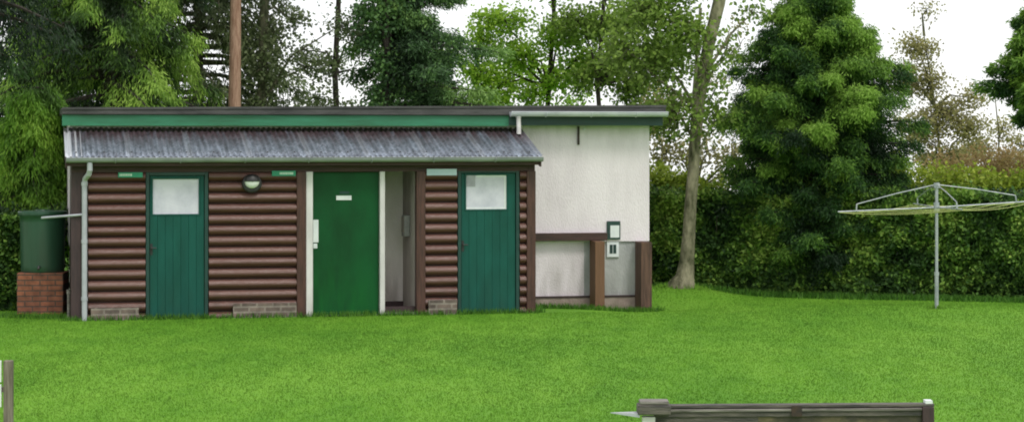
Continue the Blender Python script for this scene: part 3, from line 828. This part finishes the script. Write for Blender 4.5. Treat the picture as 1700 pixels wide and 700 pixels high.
# ------------------------------------------------------------------ foliage
def norm(a): return a/np.maximum(np.linalg.norm(a, axis=1, keepdims=True), 1e-9)

class Leaves:
    def __init__(self): self.P = []; self.A = []; self.L = []; self.W = []; self.V = []
    def add(self, P, A, L, W, V):
        n = len(P); f = lambda q: np.broadcast_to(np.asarray(q, float), (n,)).copy()
        self.P.append(P); self.A.append(norm(A)); self.L.append(f(L)); self.W.append(f(W)); self.V.append(f(V))
    def count(self): return sum(len(p) for p in self.P)
    def build(self, name, m, parent, flat=0.0):
        P = np.concatenate(self.P); A = np.concatenate(self.A); L = np.concatenate(self.L)[:, None]; Wd = np.concatenate(self.W)[:, None]; V = np.concatenate(self.V)
        n = len(P); rv = rng.normal(0, 1, (n, 3))
        if flat: rv[:, 2] *= (1-flat)
        S = norm(np.cross(A, rv))
        mid = P + A*L*0.45
        v = np.stack([P, mid + S*Wd/2, P + A*L, mid - S*Wd/2], 1).reshape(-1, 3)
        return np_mesh(name, v, np.arange(4*n).reshape(-1, 4), m, np.clip(V, 0, 1), False, parent)

M['bark_orange'] = mat('orange_pine_bark', (0.26,0.14,0.09), (0.50,0.32,0.23), 5, (5,5,0.7), 0.9, 0.7, 18)
M['bark_grey'] = mat('mossy_grey_bark', (0.055,0.058,0.025), (0.31,0.285,0.19), 2.6, (3,3,1.3), 0.9, 0.7, 16)
M['bark_dark'] = mat('dark_bark', (0.022,0.018,0.014), (0.06,0.05,0.04), 5, (4,4,0.8), 0.95, 0.6, 16)
M['bark_moss'] = mat('green_mossy_bark', (0.05,0.06,0.03), (0.13,0.125,0.075), 5, (4,4,0.8), 0.95, 0.6, 16)
LM = {}
LM['spruce_dark'] = leaf_mat('dark_spruce_needles', [(0,(0.004,0.008,0.005)),(0.6,(0.013,0.027,0.011)),(1,(0.035,0.075,0.020))], 0.15)
LM['spruce_light'] = leaf_mat('light_spruce_needles', [(0,(0.007,0.014,0.006)),(0.4,(0.030,0.062,0.014)),(0.7,(0.11,0.20,0.030)),(1,(0.21,0.32,0.055))], 0.25)
LM['weeping'] = leaf_mat('weeping_bright_needles', [(0,(0.02,0.045,0.008)),(0.5,(0.09,0.19,0.02)),(1,(0.22,0.36,0.05))], 0.3)
LM['fir_blue'] = leaf_mat('blue_green_needles', [(0,(0.008,0.016,0.008)),(0.4,(0.032,0.070,0.024)),(0.75,(0.085,0.165,0.044)),(1,(0.15,0.25,0.065))], 0.15)
LM['leyland'] = leaf_mat('cypress_sprays', [(0,(0.005,0.013,0.005)),(0.35,(0.020,0.054,0.012)),(0.62,(0.074,0.148,0.022)),(1,(0.16,0.27,0.042))], 0.3)
LM['bright'] = leaf_mat('bright_green_leaves', [(0,(0.03,0.055,0.010)),(0.45,(0.13,0.23,0.022)),(1,(0.34,0.48,0.06))], 0.5)
LM['olive'] = leaf_mat('olive_green_leaves', [(0,(0.03,0.042,0.012)),(0.5,(0.105,0.165,0.032)),(1,(0.25,0.35,0.07))], 0.45)
LM['greygreen'] = leaf_mat('grey_green_leaves', [(0,(0.018,0.026,0.014)),(0.5,(0.085,0.108,0.05)),(1,(0.19,0.23,0.11))], 0.4)
LM['autumn'] = leaf_mat('browning_leaves', [(0,(0.06,0.055,0.03)),(0.5,(0.17,0.155,0.065)),(1,(0.30,0.28,0.11))], 0.45)
LM['orange'] = leaf_mat('orange_brown_leaves', [(0,(0.07,0.05,0.024)),(0.5,(0.19,0.135,0.062)),(1,(0.32,0.24,0.11))], 0.4)
LM['hedge'] = leaf_mat('hedge_leaves', [(0,(0.007,0.015,0.006)),(0.4,(0.026,0.060,0.014)),(0.7,(0.085,0.165,0.026)),(1,(0.20,0.29,0.055))], 0.22)
LM['yellowgreen'] = leaf_mat('yellow_green_leaves', [(0,(0.03,0.045,0.008)),(0.5,(0.12,0.17,0.018)),(1,(0.27,0.32,0.04))], 0.4)

def conifer(base, label, m, bark, H, zlo, Rmax, nl, tr, seed, droop=0.35, rise=0.1, needle=(0.10,0.022), twn=13, per=12, hang=0.5,
            prof=None, az=None, bright=0.5, name='conifer_tree', vspread=0.25, trunk_to=None, group='trees behind the building and hedge', jit=0.03, clump=0.28, zgrad=0.0, lenr=(0.72,1.12), tipv=0.42, base_w=0.10, undershade=0.0):
    r = np.random.default_rng(seed); random.seed(seed)
    x, y = base; z0 = float(gz(x, y))
    t = empty(name, (x, y, z0)); tag(t, label, 'tree', group)
    tk = MB(); hh = trunk_to or H
    pts = [(0,0,-0.2)] + [(r.normal(0,0.02), r.normal(0,0.02), hh*k/8) for k in range(1, 9)]
    tk.tube(pts, [tr*1.25]+[tr*(1-0.85*k/8*hh/H)+0.01 for k in range(1, 9)], 10)
    L = Leaves(); lim = MB()
    for i in range(nl):
        s = (i+r.random())/nl; z = zlo + (H-zlo)*s**0.9
        k = prof(s) if prof else (1-s)
        R_ = max(0.15, Rmax*k*r.uniform(*lenr))
        a = az[0]+(az[1]-az[0])*r.random() if az else i*2.399 + r.normal(0, 0.4)
        d = np.array([math.cos(a), math.sin(a), 0]); sd = np.array([-d[1], d[0], 0])
        tb = r.normal(0, vspread)*0.5
        def pos(tt): 
            tt = np.asarray(tt)[:, None]
            return np.array([0,0,z]) + d*R_*tt + np.array([0,0,1.0])*(rise*R_*tt - droop*R_*tt**2) + sd*0.06*R_*np.sin(tt*3+i)
        lim.tube(pos(np.linspace(0,1,5)), [0.03*R_+0.008,0.022*R_+0.006,0.015*R_+0.005,0.008*R_+0.004,0.004], 5, cap=False)
        tw = np.linspace(0.18, 1.0, twn) + r.normal(0, 0.02, twn)
        tw = np.clip(tw, 0.1, 1.0)
        for sg in (-1, 1):
            p0 = pos(tw); ln = R_*0.36*(1.12-tw)*r.uniform(0.7,1.3,twn) + base_w
            dirs = norm(d*0.75 + sg*sd*r.uniform(0.5,1.1,(twn,1)) + np.array([0,0,1.0])*r.normal(-hang*0.5, 0.25, (twn,1)))
            q = r.random((twn, per))
            P = p0[:, None, :] + dirs[:, None, :]*(ln[:, None]*q)[:, :, None] + np.array([0,0,-1.0])*(hang*ln[:, None]*q**2)[:, :, None] + r.normal(0, jit, (twn, per, 3))
            A = dirs[:, None, :]*0.6 + r.normal(0, 0.5, (twn, per, 3)) + np.array([0,0,-1.0])*hang*1.3
            V = bright + tb + tipv*(tw[:, None]-0.62) + 0.25*(q-0.5) + r.normal(0, 0.10, (twn, per))  # tips lighter, inner twigs darker: crown shade put into the leaf colour
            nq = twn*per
            V = V + undershade*np.clip((P[...,2]-p0[:,None,2])/(0.12*R_+0.05), -1.2, 1.2)  # lighter above each limb, darker beneath, as painted shading
            V = V + zgrad*(P[...,2]-2.7) + clump*(np.sin(P[...,0]*4.1+seed)*np.sin(P[...,2]*4.6+1.3*seed)+np.sin(P[...,1]*3.7+P[...,2]*2.9+P[...,0]*6.3))*0.5  # lower crown and voids between clumps darkened by colour, standing for shade
            L.add(P.reshape(-1,3), A.reshape(-1,3), needle[0]*r.uniform(0.7,1.3,nq), needle[1]*r.uniform(0.7,1.3,nq), V.reshape(-1))
    tk.build('trunk', bark, t, smooth=True)
    lim.build('limbs', bark, t)
    L.build('crown', m, t)
    return t

def broadleaf(base, label, m, bark, trunk, trad, clumps, leaf=(0.075,0.05), seed=1, name='broadleaf_tree', sub=0.13, per=16, group='trees behind the building and hedge', cat='tree', twigs=True, dens=1.0):
    """trunk: polyline relative to base; clumps: (dx, dy, z, rx, rz, n_subclusters, brightness)"""
    r = np.random.default_rng(seed)
    x, y = base; z0 = float(gz(x, y))
    t = empty(name, (x, y, z0)); tag(t, label, cat, group)
    tk = MB(); 
    if trunk: tk.tube(trunk, trad, 12)
    lim = tk; L = Leaves()
    tp = np.array(trunk) if trunk else np.array([(0,0,0),(0,0,0.3)])
    for (dx, dy, z, rx, rz, ns, br) in clumps:
        c = np.array([dx, dy, z])
        # limb from the trunk, starting lower down
        zz = max(0.05, z - 0.6*math.hypot(dx, dy) - 0.3)
        k = int(np.argmin(np.abs(tp[:,2]-zz)))
        s = tp[k]; mid = (s+c)/2 + np.array([0,0,0.15]) + r.normal(0,0.06,3)
        if trunk: lim.tube([s, mid, c], [0.03+0.012*rx,0.018+0.006*rx,0.008], 6, cap=False)
        for j in range(int(ns*dens)):
            dv = r.normal(0, 1, 3); dv = dv/np.linalg.norm(dv)*r.random()**0.45
            pc = c + dv*np.array([rx, rx, rz])
            if trunk and twigs and r.random() < 0.7: 
                e = c + (pc-c)*1.02
                lim.tube([c+(pc-c)*0.05, (c+pc)/2+r.normal(0,0.04,3), e], [0.009,0.006,0.003], 4, cap=False)
            P = pc + r.normal(0, sub, (per, 3))*np.array([1,1,0.75])
            A = r.normal(0, 1, (per, 3)) + np.array([0,0,-0.35])
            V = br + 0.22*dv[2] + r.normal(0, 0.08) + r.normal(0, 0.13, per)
            L.add(P, A, leaf[0]*r.uniform(0.7,1.3,per), leaf[1]*r.uniform(0.7,1.3,per), V)
    if trunk: tk.build('trunk', bark, t, smooth=True)
    L.build('crown' if cat == 'tree' else 'foliage', m, t)
    return t

def X(px, Y): return (px-850)*Y/3680       # ground position of a bearing at a range

# left conifers
def wave(s, f, lo=0.6): return lo + (1-lo)*(0.5+0.5*math.sin(s*f))
conifer((-9.25,32.6), 'dark spruce whose boughs hang in at the far upper left edge', LM['spruce_dark'], M['bark_dark'], 12.5, 4.1, 2.75, 150, 0.20, 21,
        droop=0.30, rise=0.10, hang=0.7, bright=0.30, name='spruce_tree', prof=lambda s: 1.05-0.8*s, needle=(0.11,0.024), twn=18, per=30, jit=0.06, clump=0.22)
conifer((X(185,39.5),39.5), 'spruce with yellow green drooping boughs behind the left roof end', LM['spruce_light'], M['bark_dark'], 11, 1.7, 2.3, 150, 0.15, 22,
        droop=0.42, rise=0.16, hang=0.8, bright=0.50, name='spruce_tree', vspread=0.6, prof=lambda s: 1-0.7*s, needle=(0.11,0.022), twn=18, per=32, jit=0.06, clump=0.55)
conifer((X(95,45),45), 'dark spruce filling the gap between the left edge spruce and the yellow green one', LM['spruce_dark'], M['bark_dark'], 11, 1.7, 2.6, 120, 0.15, 26,
        droop=0.45, rise=0.1, hang=0.7, bright=0.45, name='spruce_tree', vspread=0.3, prof=lambda s: 1-0.6*s, needle=(0.16,0.045), twn=15, per=16, jit=0.08)
conifer((X(55,34.8),34.8), 'small bright green weeping conifer directly behind the water butt', LM['weeping'], M['bark_dark'], 3.35, 0.95, 1.0, 80, 0.05, 23,
        droop=0.55, rise=0.25, hang=1.0, bright=0.50, name='weeping_conifer', vspread=0.4, twn=13, per=22, needle=(0.10,0.020), prof=lambda s: 1-0.65*s, jit=0.05, clump=0.3, group=None)
conifer((X(330,44),44), 'grey green conifer standing behind the orange pine trunk', LM['greygreen'], M['bark_moss'], 11, 2.0, 2.3, 130, 0.13, 24,
        droop=0.4, rise=0.1, hang=0.6, bright=0.36, name='conifer_tree', vspread=0.4, prof=lambda s: 1-0.7*s, needle=(0.13,0.036), twn=15, per=16, jit=0.07)
# pine with bare orange trunk; its crown starts above the picture
conifer((X(391,41),41), 'tall pine with a straight bare orange trunk rising behind the roof', LM['spruce_dark'], M['bark_orange'], 13, 7.5, 2.0, 40, 0.135, 25,
        droop=0.3, rise=0.15, bright=0.6, name='pine_tree', prof=lambda s: 1-0.6*s)
# thin grey green trees with sky between
broadleaf((X(437,43),43), 'slim mossy trunked tree with thin grey green leaves right of the orange pine', LM['greygreen'], M['bark_moss'],
          [(0,0,-0.2),(0.02,0,1.5),(-0.03,0,3.2),(0.02,0,5),(0.05,0,7.5)], [0.13,0.11,0.10,0.09,0.05],
          [(-0.1,0,3.2,0.40,0.6,40,0.5),(0.05,-0.2,3.9,0.35,0.5,40,0.5),(0.1,0.2,4.6,0.5,0.5,44,0.5),(0.85,0,3.9,0.55,0.40,30,0.5),(1.0,0.3,3.0,0.55,0.25,30,0.42),(0.6,0.2,4.8,0.35,0.25,16,0.5),(1.45,0,4.7,0.45,0.3,20,0.5),(0,0,6,1.3,1.0,70,0.5),(0.5,-0.2,7.3,1.0,0.7,50,0.55)], seed=31, per=17, leaf=(0.085,0.055), dens=1.0)
broadleaf((X(560,47),47), 'sparse twiggy tree showing bright sky left of the dark ivy covered tree', LM['greygreen'], M['bark_dark'],
          [(0,0,-0.2),(0.03,0,2),(-0.05,0,4),(0.05,0,6),(0,0,8)], [0.09,0.07,0.06,0.05,0.03],
          [(-0.45,0,3.5,0.5,0.4,30,0.5),(0.3,0.2,3.1,0.4,0.35,24,0.40),(-0.1,0,4.2,0.5,0.35,30,0.5),(0.5,0,4.8,0.45,0.5,34,0.5),(-0.75,0,4.5,0.4,0.25,18,0.5),(-0.2,0,2.9,0.6,0.25,26,0.4),(0.55,0,3.9,0.3,0.3,16,0.45),(0,0,6.3,1.2,0.9,55,0.5)], seed=32, per=15, leaf=(0.085,0.055), dens=0.95)
LM['pale'] = leaf_mat('pale_far_leaves', [(0,(0.05,0.06,0.035)),(0.5,(0.10,0.125,0.06)),(1,(0.16,0.19,0.09))], 0.45)  # distance mist put into these pale leaf colours
broadleaf((X(505,66),66), 'pale tree far behind seen through the gap between orange pine and ivy trunk', LM['pale'], M['bark_moss'],
          [(0,0,-2),(0.05,0,1.5),(0,0,4),(0.1,0,6)], [0.08,0.06,0.045,0.02],
          [(-0.8,0,3.9,0.9,0.5,30,0.5),(0.5,0,4.0,0.9,0.5,30,0.5),(1.5,0,3.8,0.7,0.5,26,0.5),(-0.3,0,5.0,0.8,0.4,16,0.5),(1.2,0,5.3,0.7,0.5,16,0.5),(0.2,0,6.2,0.9,0.4,14,0.5)], seed=36, per=15, leaf=(0.10,0.06), dens=1.3)
# dark ivy clad conifer, boughs to the right
conifer((X(645,42),42), 'dark blue green fir with thick trunk and level boughs above the middle of roof', LM['fir_blue'], M['bark_dark'], 8, 2.1, 2.9, 58, 0.20, 33,
        droop=0.16, rise=0.12, hang=0.30, bright=0.52, name='fir_tree', vspread=0.6, az=(-1.2,1.0), prof=lambda s: (1.0 if s < 0.36 else 0.42 if s < 0.48 else 0.62), twn=18, per=44, needle=(0.10,0.024), jit=0.06, clump=0.3, lenr=(0.4,1.05), tipv=0.5, base_w=0.05, undershade=0.16)
conifer((X(640,43),43), 'narrow dark fir standing just behind the ivy covered trunk', LM['fir_blue'], M['bark_dark'], 11, 2.2, 0.95, 60, 0.15, 35,
        droop=0.3, rise=0.1, hang=0.5, bright=0.42, name='fir_tree', vspread=0.3, prof=lambda s: (1-0.4*s)*wave(s,40,0.5), twn=12, per=16, needle=(0.12,0.034), jit=0.07)
broadleaf((X(640,41.5),41.5), 'dense dark ivy growing up the thick fir trunk', LM['fir_blue'], M['bark_dark'],
          [(0,-0.1,-0.2),(0,-0.1,2),(0.05,-0.1,4),(0,-0.1,6)], [0.05,0.05,0.04,0.03],
          [(-0.05,-0.15,2.9,0.36,0.55,40,0.45),(0.0,-0.1,3.8,0.36,0.6,42,0.5),(-0.1,-0.1,4.7,0.42,0.6,42,0.5),(-0.35,0,4.9,0.35,0.3,16,0.5),(0.3,0,4.9,0.3,0.25,12,0.45),(0.0,-0.1,5.7,0.4,0.6,40,0.5)], seed=34, per=18, leaf=(0.08,0.06), name='ivy_plant', cat='ivy', sub=0.10, twigs=False, dens=1.2, group=None)
# bright deciduous trees
broadleaf((X(905,46),46), 'slender tree with bright yellow green leaves behind the centre right of the roof', LM['bright'], M['bark_dark'],
          [(0,0,-0.2),(-0.05,0,2),(0.08,0,3.6),(0.18,0,5.2),(0.3,0,7.5)], [0.08,0.06,0.05,0.04,0.03],
          [(-1.35,0,3.95,0.40,0.30,24,0.66),(-1.15,0,3.35,0.45,0.28,34,0.68),(-1.75,-0.2,3.05,0.3,0.2,14,0.75),(-0.6,0.2,3.0,0.40,0.25,24,0.55),(-1.3,0.1,4.6,0.5,0.3,22,0.6),(-2.0,0.2,4.3,0.4,0.25,12,0.6),(-0.9,0,3.7,0.4,0.3,18,0.62),(-0.45,0,4.3,0.55,0.35,36,0.6),(0.4,0,4.75,0.6,0.35,40,0.6),(-0.2,0,3.5,0.35,0.25,16,0.6),
           (0.85,0.2,4.15,0.5,0.3,28,0.6),(-0.9,0,5.0,0.6,0.3,32,0.62),(1.3,0,4.9,0.5,0.3,30,0.55),(0.35,-0.3,3.8,0.35,0.2,14,0.6),(0.1,0,6.2,1.6,0.8,90,0.6)], seed=41, per=21, leaf=(0.085,0.058), dens=1.85)
broadleaf((X(1010,45),45), 'olive green tree with thin dark trunk filling the space above the roof right of centre', LM['olive'], M['bark_dark'],
          [(0,0,-0.2),(-0.1,0,2),(-0.22,0,3.6),(-0.1,0,5.2),(0,0,7)], [0.07,0.05,0.045,0.04,0.03],
          [(0.0,0,4.0,0.55,0.4,36,0.55),(0.55,0,3.6,0.45,0.55,50,0.52),(0.85,0.2,2.9,0.45,0.35,36,0.45),(-0.6,0,4.9,0.6,0.35,34,0.55),(0.4,0,4.9,0.6,0.35,38,0.6),(-0.5,0,3.7,0.35,0.3,18,0.55),(1.1,0,4.3,0.5,0.4,34,0.55),(0.25,0,3.0,0.35,0.2,12,0.45),(0.2,0,6.2,1.4,0.8,70,0.55)], seed=42, per=18, leaf=(0.09,0.062), dens=1.75)
broadleaf((X(790,56),56), 'taller pale green tree set far back between the fir and the slender bright tree', LM['bright'], M['bark_moss'],
          [(0,0,-0.2),(0.1,0,2.5),(0.0,0,4.5),(0.1,0,7)], [0.10,0.08,0.06,0.03],
          [(0.9,0,3.4,0.7,0.4,26,0.4),(-0.2,0,3.3,0.7,0.35,22,0.4),(1.8,0,5.3,0.7,0.5,30,0.45),(2.6,0,4.6,0.6,0.5,26,0.45),(1.0,0,5.6,0.7,0.4,26,0.5),(3.0,0,5.6,0.7,0.4,26,0.5)], seed=46, per=15, leaf=(0.10,0.07), dens=1.2)
# slim pale trunk right of the block, leaning right with height
bY = 35.3; bX = X(1131,bY)
tr_pts = [(-0.02,0,-0.25),(0.0,0,0.0),(0.06,0,0.15),(0.09,0,0.4),(0.12,0,0.8),(0.15,0.02,1.3),(0.20,0,1.9),(0.22,0.02,2.3),(0.26,0,2.8),(0.34,0.02,3.3),(0.45,0,3.9),(0.60,0,4.5),(0.69,0,5.1),(0.74,0,6.2),(0.75,0,7.6)]
broadleaf((bX,bY), 'tall tree with slim pale mossy trunk leaning right beside the white end wall', LM['olive'], M['bark_grey'],
          tr_pts, [0.32,0.23,0.15,0.12,0.104,0.097,0.092,0.093,0.098,0.10,0.096,0.10,0.096,0.08,0.05],
          [(-0.35,0.2,3.55,0.42,0.45,40,0.55),(-0.15,0,2.75,0.32,0.40,28,0.45),(0.58,0.2,2.7,0.30,0.35,16,0.45),(0.75,0.2,3.8,0.25,0.3,6,0.55),(-0.6,0,4.4,0.5,0.35,40,0.6),(0.0,-0.1,4.75,0.45,0.25,34,0.65),(-0.9,0,3.8,0.45,0.45,36,0.55),(0.2,-0.15,3.9,0.35,0.3,20,0.62),(-0.1,-0.1,4.2,0.4,0.3,26,0.65),(0.35,-0.3,3.4,0.3,0.4,9,0.6),(0.3,-0.3,2.5,0.25,0.3,5,0.5),
           (1.15,0.1,4.35,0.3,0.3,6,0.5),(-0.3,0,5.9,1.2,0.7,70,0.6),(0.9,0,6.4,1.1,0.8,60,0.6)], seed=43, per=18, leaf=(0.085,0.056), sub=0.15, dens=1.6, group=None)
broadleaf((X(1150,42),42), 'distant thin tree seen in the gap between white wall and big cypress', LM['autumn'], M['bark_moss'],
          [(0,0,-0.2),(0.05,0,1.5),(0,0,3),(0.15,0,5)], [0.06,0.05,0.04,0.03],
          [(-0.5,0,2.3,0.45,0.35,34,0.40),(0.3,0,2.3,0.45,0.35,20,0.42),(0.0,0,1.6,0.7,0.3,40,0.38),(-0.5,0,3.2,0.4,0.4,26,0.45),(0.45,0,3.5,0.35,0.35,5,0.5),(0.9,0,4.3,0.3,0.5,5,0.5),(0.8,0,1.8,0.4,0.35,30,0.4),(-0.1,-0.6,2.2,0.3,0.4,20,0.4),(0.75,-0.6,2.2,0.3,0.4,22,0.4)], seed=44, per=14, leaf=(0.075,0.05), dens=1.2)
# big cypress
def cyp(s): return float(np.interp(s, [0, 0.2, 0.37, 0.54, 0.72, 0.88, 1.0], [0.80, 0.95, 1.03, 0.84, 0.47, 0.20, 0.05]))
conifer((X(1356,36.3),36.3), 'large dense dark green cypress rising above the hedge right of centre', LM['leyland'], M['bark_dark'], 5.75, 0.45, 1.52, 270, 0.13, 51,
        droop=0.16, rise=0.24, hang=0.45, needle=(0.068,0.017), twn=16, per=74, bright=0.42, name='cypress_tree', vspread=0.6, prof=cyp, jit=0.045, clump=0.20, group=None, zgrad=0.11, lenr=(0.60,1.20), tipv=0.44, base_w=0.06, undershade=0.08)
conifer((X(1728,40),40), 'dark green fir whose level boughs reach in at the upper right edge', LM['leyland'], M['bark_dark'], 4.9, 2.85, 1.45, 60, 0.10, 52,
        droop=0.12, rise=0.10, hang=0.3, needle=(0.11,0.03), twn=14, per=32, bright=0.52, name='fir_tree', vspread=0.3, prof=lambda s: (0.95-0.75*s)*(0.75+0.25*math.sin(s*30))*(0.5 if s < 0.12 else 1), jit=0.05, tipv=0.7, base_w=0.05, undershade=0.12)
# thin autumn trees beyond hedge on the right
broadleaf((X(1560,50),50), 'thin browning tree with sky through its twigs behind the right of the cypress', LM['autumn'], M['bark_moss'],
          [(0,0,-0.2),(0.05,0,2),(-0.1,0,3.6),(-0.35,0,5.2)], [0.035,0.03,0.024,0.012],
          [(-0.5,0,4.9,0.45,0.35,26,0.5),(-0.25,0,4.2,0.4,0.4,22,0.5),(0.1,0,3.5,0.55,0.4,34,0.5),(0.65,0,3.1,0.5,0.35,28,0.5),(-0.5,0,3.0,0.6,0.5,44,0.5),(0.75,0,3.8,0.35,0.3,10,0.5),(-0.8,0,4.2,0.4,0.4,26,0.5),(0.2,0,2.4,0.9,0.35,70,0.45),(-0.3,0,5.8,0.3,0.3,4,0.5)], seed=61, per=17, leaf=(0.075,0.048), dens=2.4)
broadleaf((X(1655,52),52), 'thin bare looking tree with sparse leaves behind the clothes line', LM['autumn'], M['bark_moss'],
          [(0,0,-0.2),(0.0,0,1.8),(0.05,0,3.2),(-0.05,0,4.2)], [0.035,0.028,0.02,0.01],
          [(-0.35,0,2.9,0.5,0.3,26,0.5),(0.3,0,2.6,0.5,0.3,26,0.5),(0.1,0,3.4,0.35,0.25,9,0.5),(0.0,0,2.2,0.9,0.3,60,0.42),(0.6,0,3.0,0.4,0.3,12,0.5)], seed=62, per=16, leaf=(0.075,0.048), dens=2.2)
def shrub(px, Y, label, m, clumps, seed, per=16, leaf=(0.07,0.048), name='shrub'):
    return broadleaf((X(px,Y),Y), label, m, M['bark_dark'], None, None, clumps, seed=seed, per=per, leaf=leaf, name=name, cat='shrub', sub=0.11, group=None, dens=1.6)
shrub(1640, 42, 'orange brown shrub above the hedge top at the right edge', LM['orange'], [(-0.85,0,1.75,0.5,0.5,50,0.5),(0,0,1.9,0.6,0.55,80,0.5),(0.7,0,1.8,0.5,0.55,55,0.5),(-0.3,0,1.3,0.9,0.5,70,0.4)], 71)
shrub(1575, 38.5, 'yellow green shrub above the hedge between cypress and clothes line', LM['yellowgreen'], [(-0.95,0,1.75,0.45,0.5,60,0.5),(-0.35,0,1.65,0.5,0.45,70,0.52),(0.3,0,1.6,0.5,0.42,65,0.52),(0.9,0,1.6,0.5,0.4,65,0.52),(1.4,0,1.65,0.4,0.4,50,0.5),(0.2,0,1.0,1.0,0.5,80,0.35)], 72, leaf=(0.085,0.055))
shrub(1112, 38.6, 'yellow green shrub over the hedge top beside the white end wall', LM['yellowgreen'], [(-0.25,0,1.75,0.4,0.35,70,0.48),(0.25,0,1.65,0.4,0.30,50,0.46),(0.85,0,1.5,0.4,0.3,36,0.40)], 73, leaf=(0.085,0.055))

# hedges
def hedge(pts, h, depth, n, label, m, seed, leaf=(0.075,0.052), dark=0.0, name='hedge'):
    r = np.random.default_rng(seed)
    (xa, ya), (xb, yb) = pts; Ln = math.hypot(xb-xa, yb-ya); ux, uy = (xb-xa)/Ln, (yb-ya)/Ln
    nx_, ny_ = uy, -ux            # towards the camera
    if ny_ > 0: nx_, ny_ = -nx_, -ny_
    t = empty(name, ((xa+xb)/2, (ya+yb)/2, float(gz((xa+xb)/2, (ya+yb)/2)))); tag(t, label, 'hedge')
    ox, oy, oz = t.location
    s = r.random(n)*Ln; zz = r.random(n)**0.95*h
    bump = 0.14*fbm2(s, zz, seed+1, 3, 0.55) + 0.08*fbm2(s, zz, seed+2, 2, 1.9)
    top = h*(1 + 0.07*fbm2(s, s*0, seed+3, 3, 0.45))
    zz = zz/h*top
    dep = -bump*1.0 + np.abs(r.normal(0, 0.17, n))*1.0
    back = r.random(n) < 0.30
    dep = np.where(back, r.random(n)*depth, dep)
    tp = (r.random(n) < 0.12) & ~back
    zz = np.where(tp, top + np.abs(r.normal(0,0.07,n)) - 0.05, zz); dep = np.where(tp, r.random(n)*depth, dep)
    xs = xa + ux*s - nx_*dep; ys = ya + uy*s - ny_*dep
    zs = gz(xs, ys) + zz
    P = np.stack([xs-ox, ys-oy, zs-oz], 1)
    A = r.normal(0, 0.8, (n,3)) + np.array([nx_*0.8, ny_*0.8, -0.1])
    cl_ = fbm2(s, zz*1.4, seed+4, 4, 0.7)
    V = 0.58 + 0.40*cl_ - 0.55*np.clip(dep, -0.2, 0.7) + 0.18*(zz/h-0.5) + r.normal(0, 0.15, n) + dark  # leaves deeper in and lower down coloured darker, standing for the hedge's inner shade
    L = Leaves(); L.add(P, A, leaf[0]*r.uniform(0.7,1.35,n), leaf[1]*r.uniform(0.7,1.35,n), V)
    L.build('foliage', m, t)
    st = MB()
    k = int(Ln/0.22)
    for i in range(k):
        ss = (i+r.random())/k*Ln; dd = depth*0.45+r.normal(0,0.12)
        x0 = xa+ux*ss-nx_*dd; y0 = ya+uy*ss-ny_*dd; zg_ = float(gz(x0,y0))
        for b in range(3):
            e = np.array([x0+r.normal(0,0.25), y0+r.normal(0,0.2), zg_+h*r.uniform(0.6,0.95)])
            st.tube([(x0-ox,y0-oy,zg_-oz-0.05), ((x0+e[0])/2-ox+r.normal(0,0.05), (y0+e[1])/2-oy, zg_-oz+h*0.4), tuple(e-np.array([ox,oy,oz]))], [0.022,0.014,0.005], 5, cap=False)
    st.build('stems', M['bark_dark'], t)
    return t
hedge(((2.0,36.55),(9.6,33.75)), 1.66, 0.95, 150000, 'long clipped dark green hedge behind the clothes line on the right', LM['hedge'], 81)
hedge(((-10.5,33.0),(-6.75,32.75)), 1.42, 0.9, 42000, 'dark hedge behind the water butt at the left edge', LM['hedge'], 82, dark=-0.10)
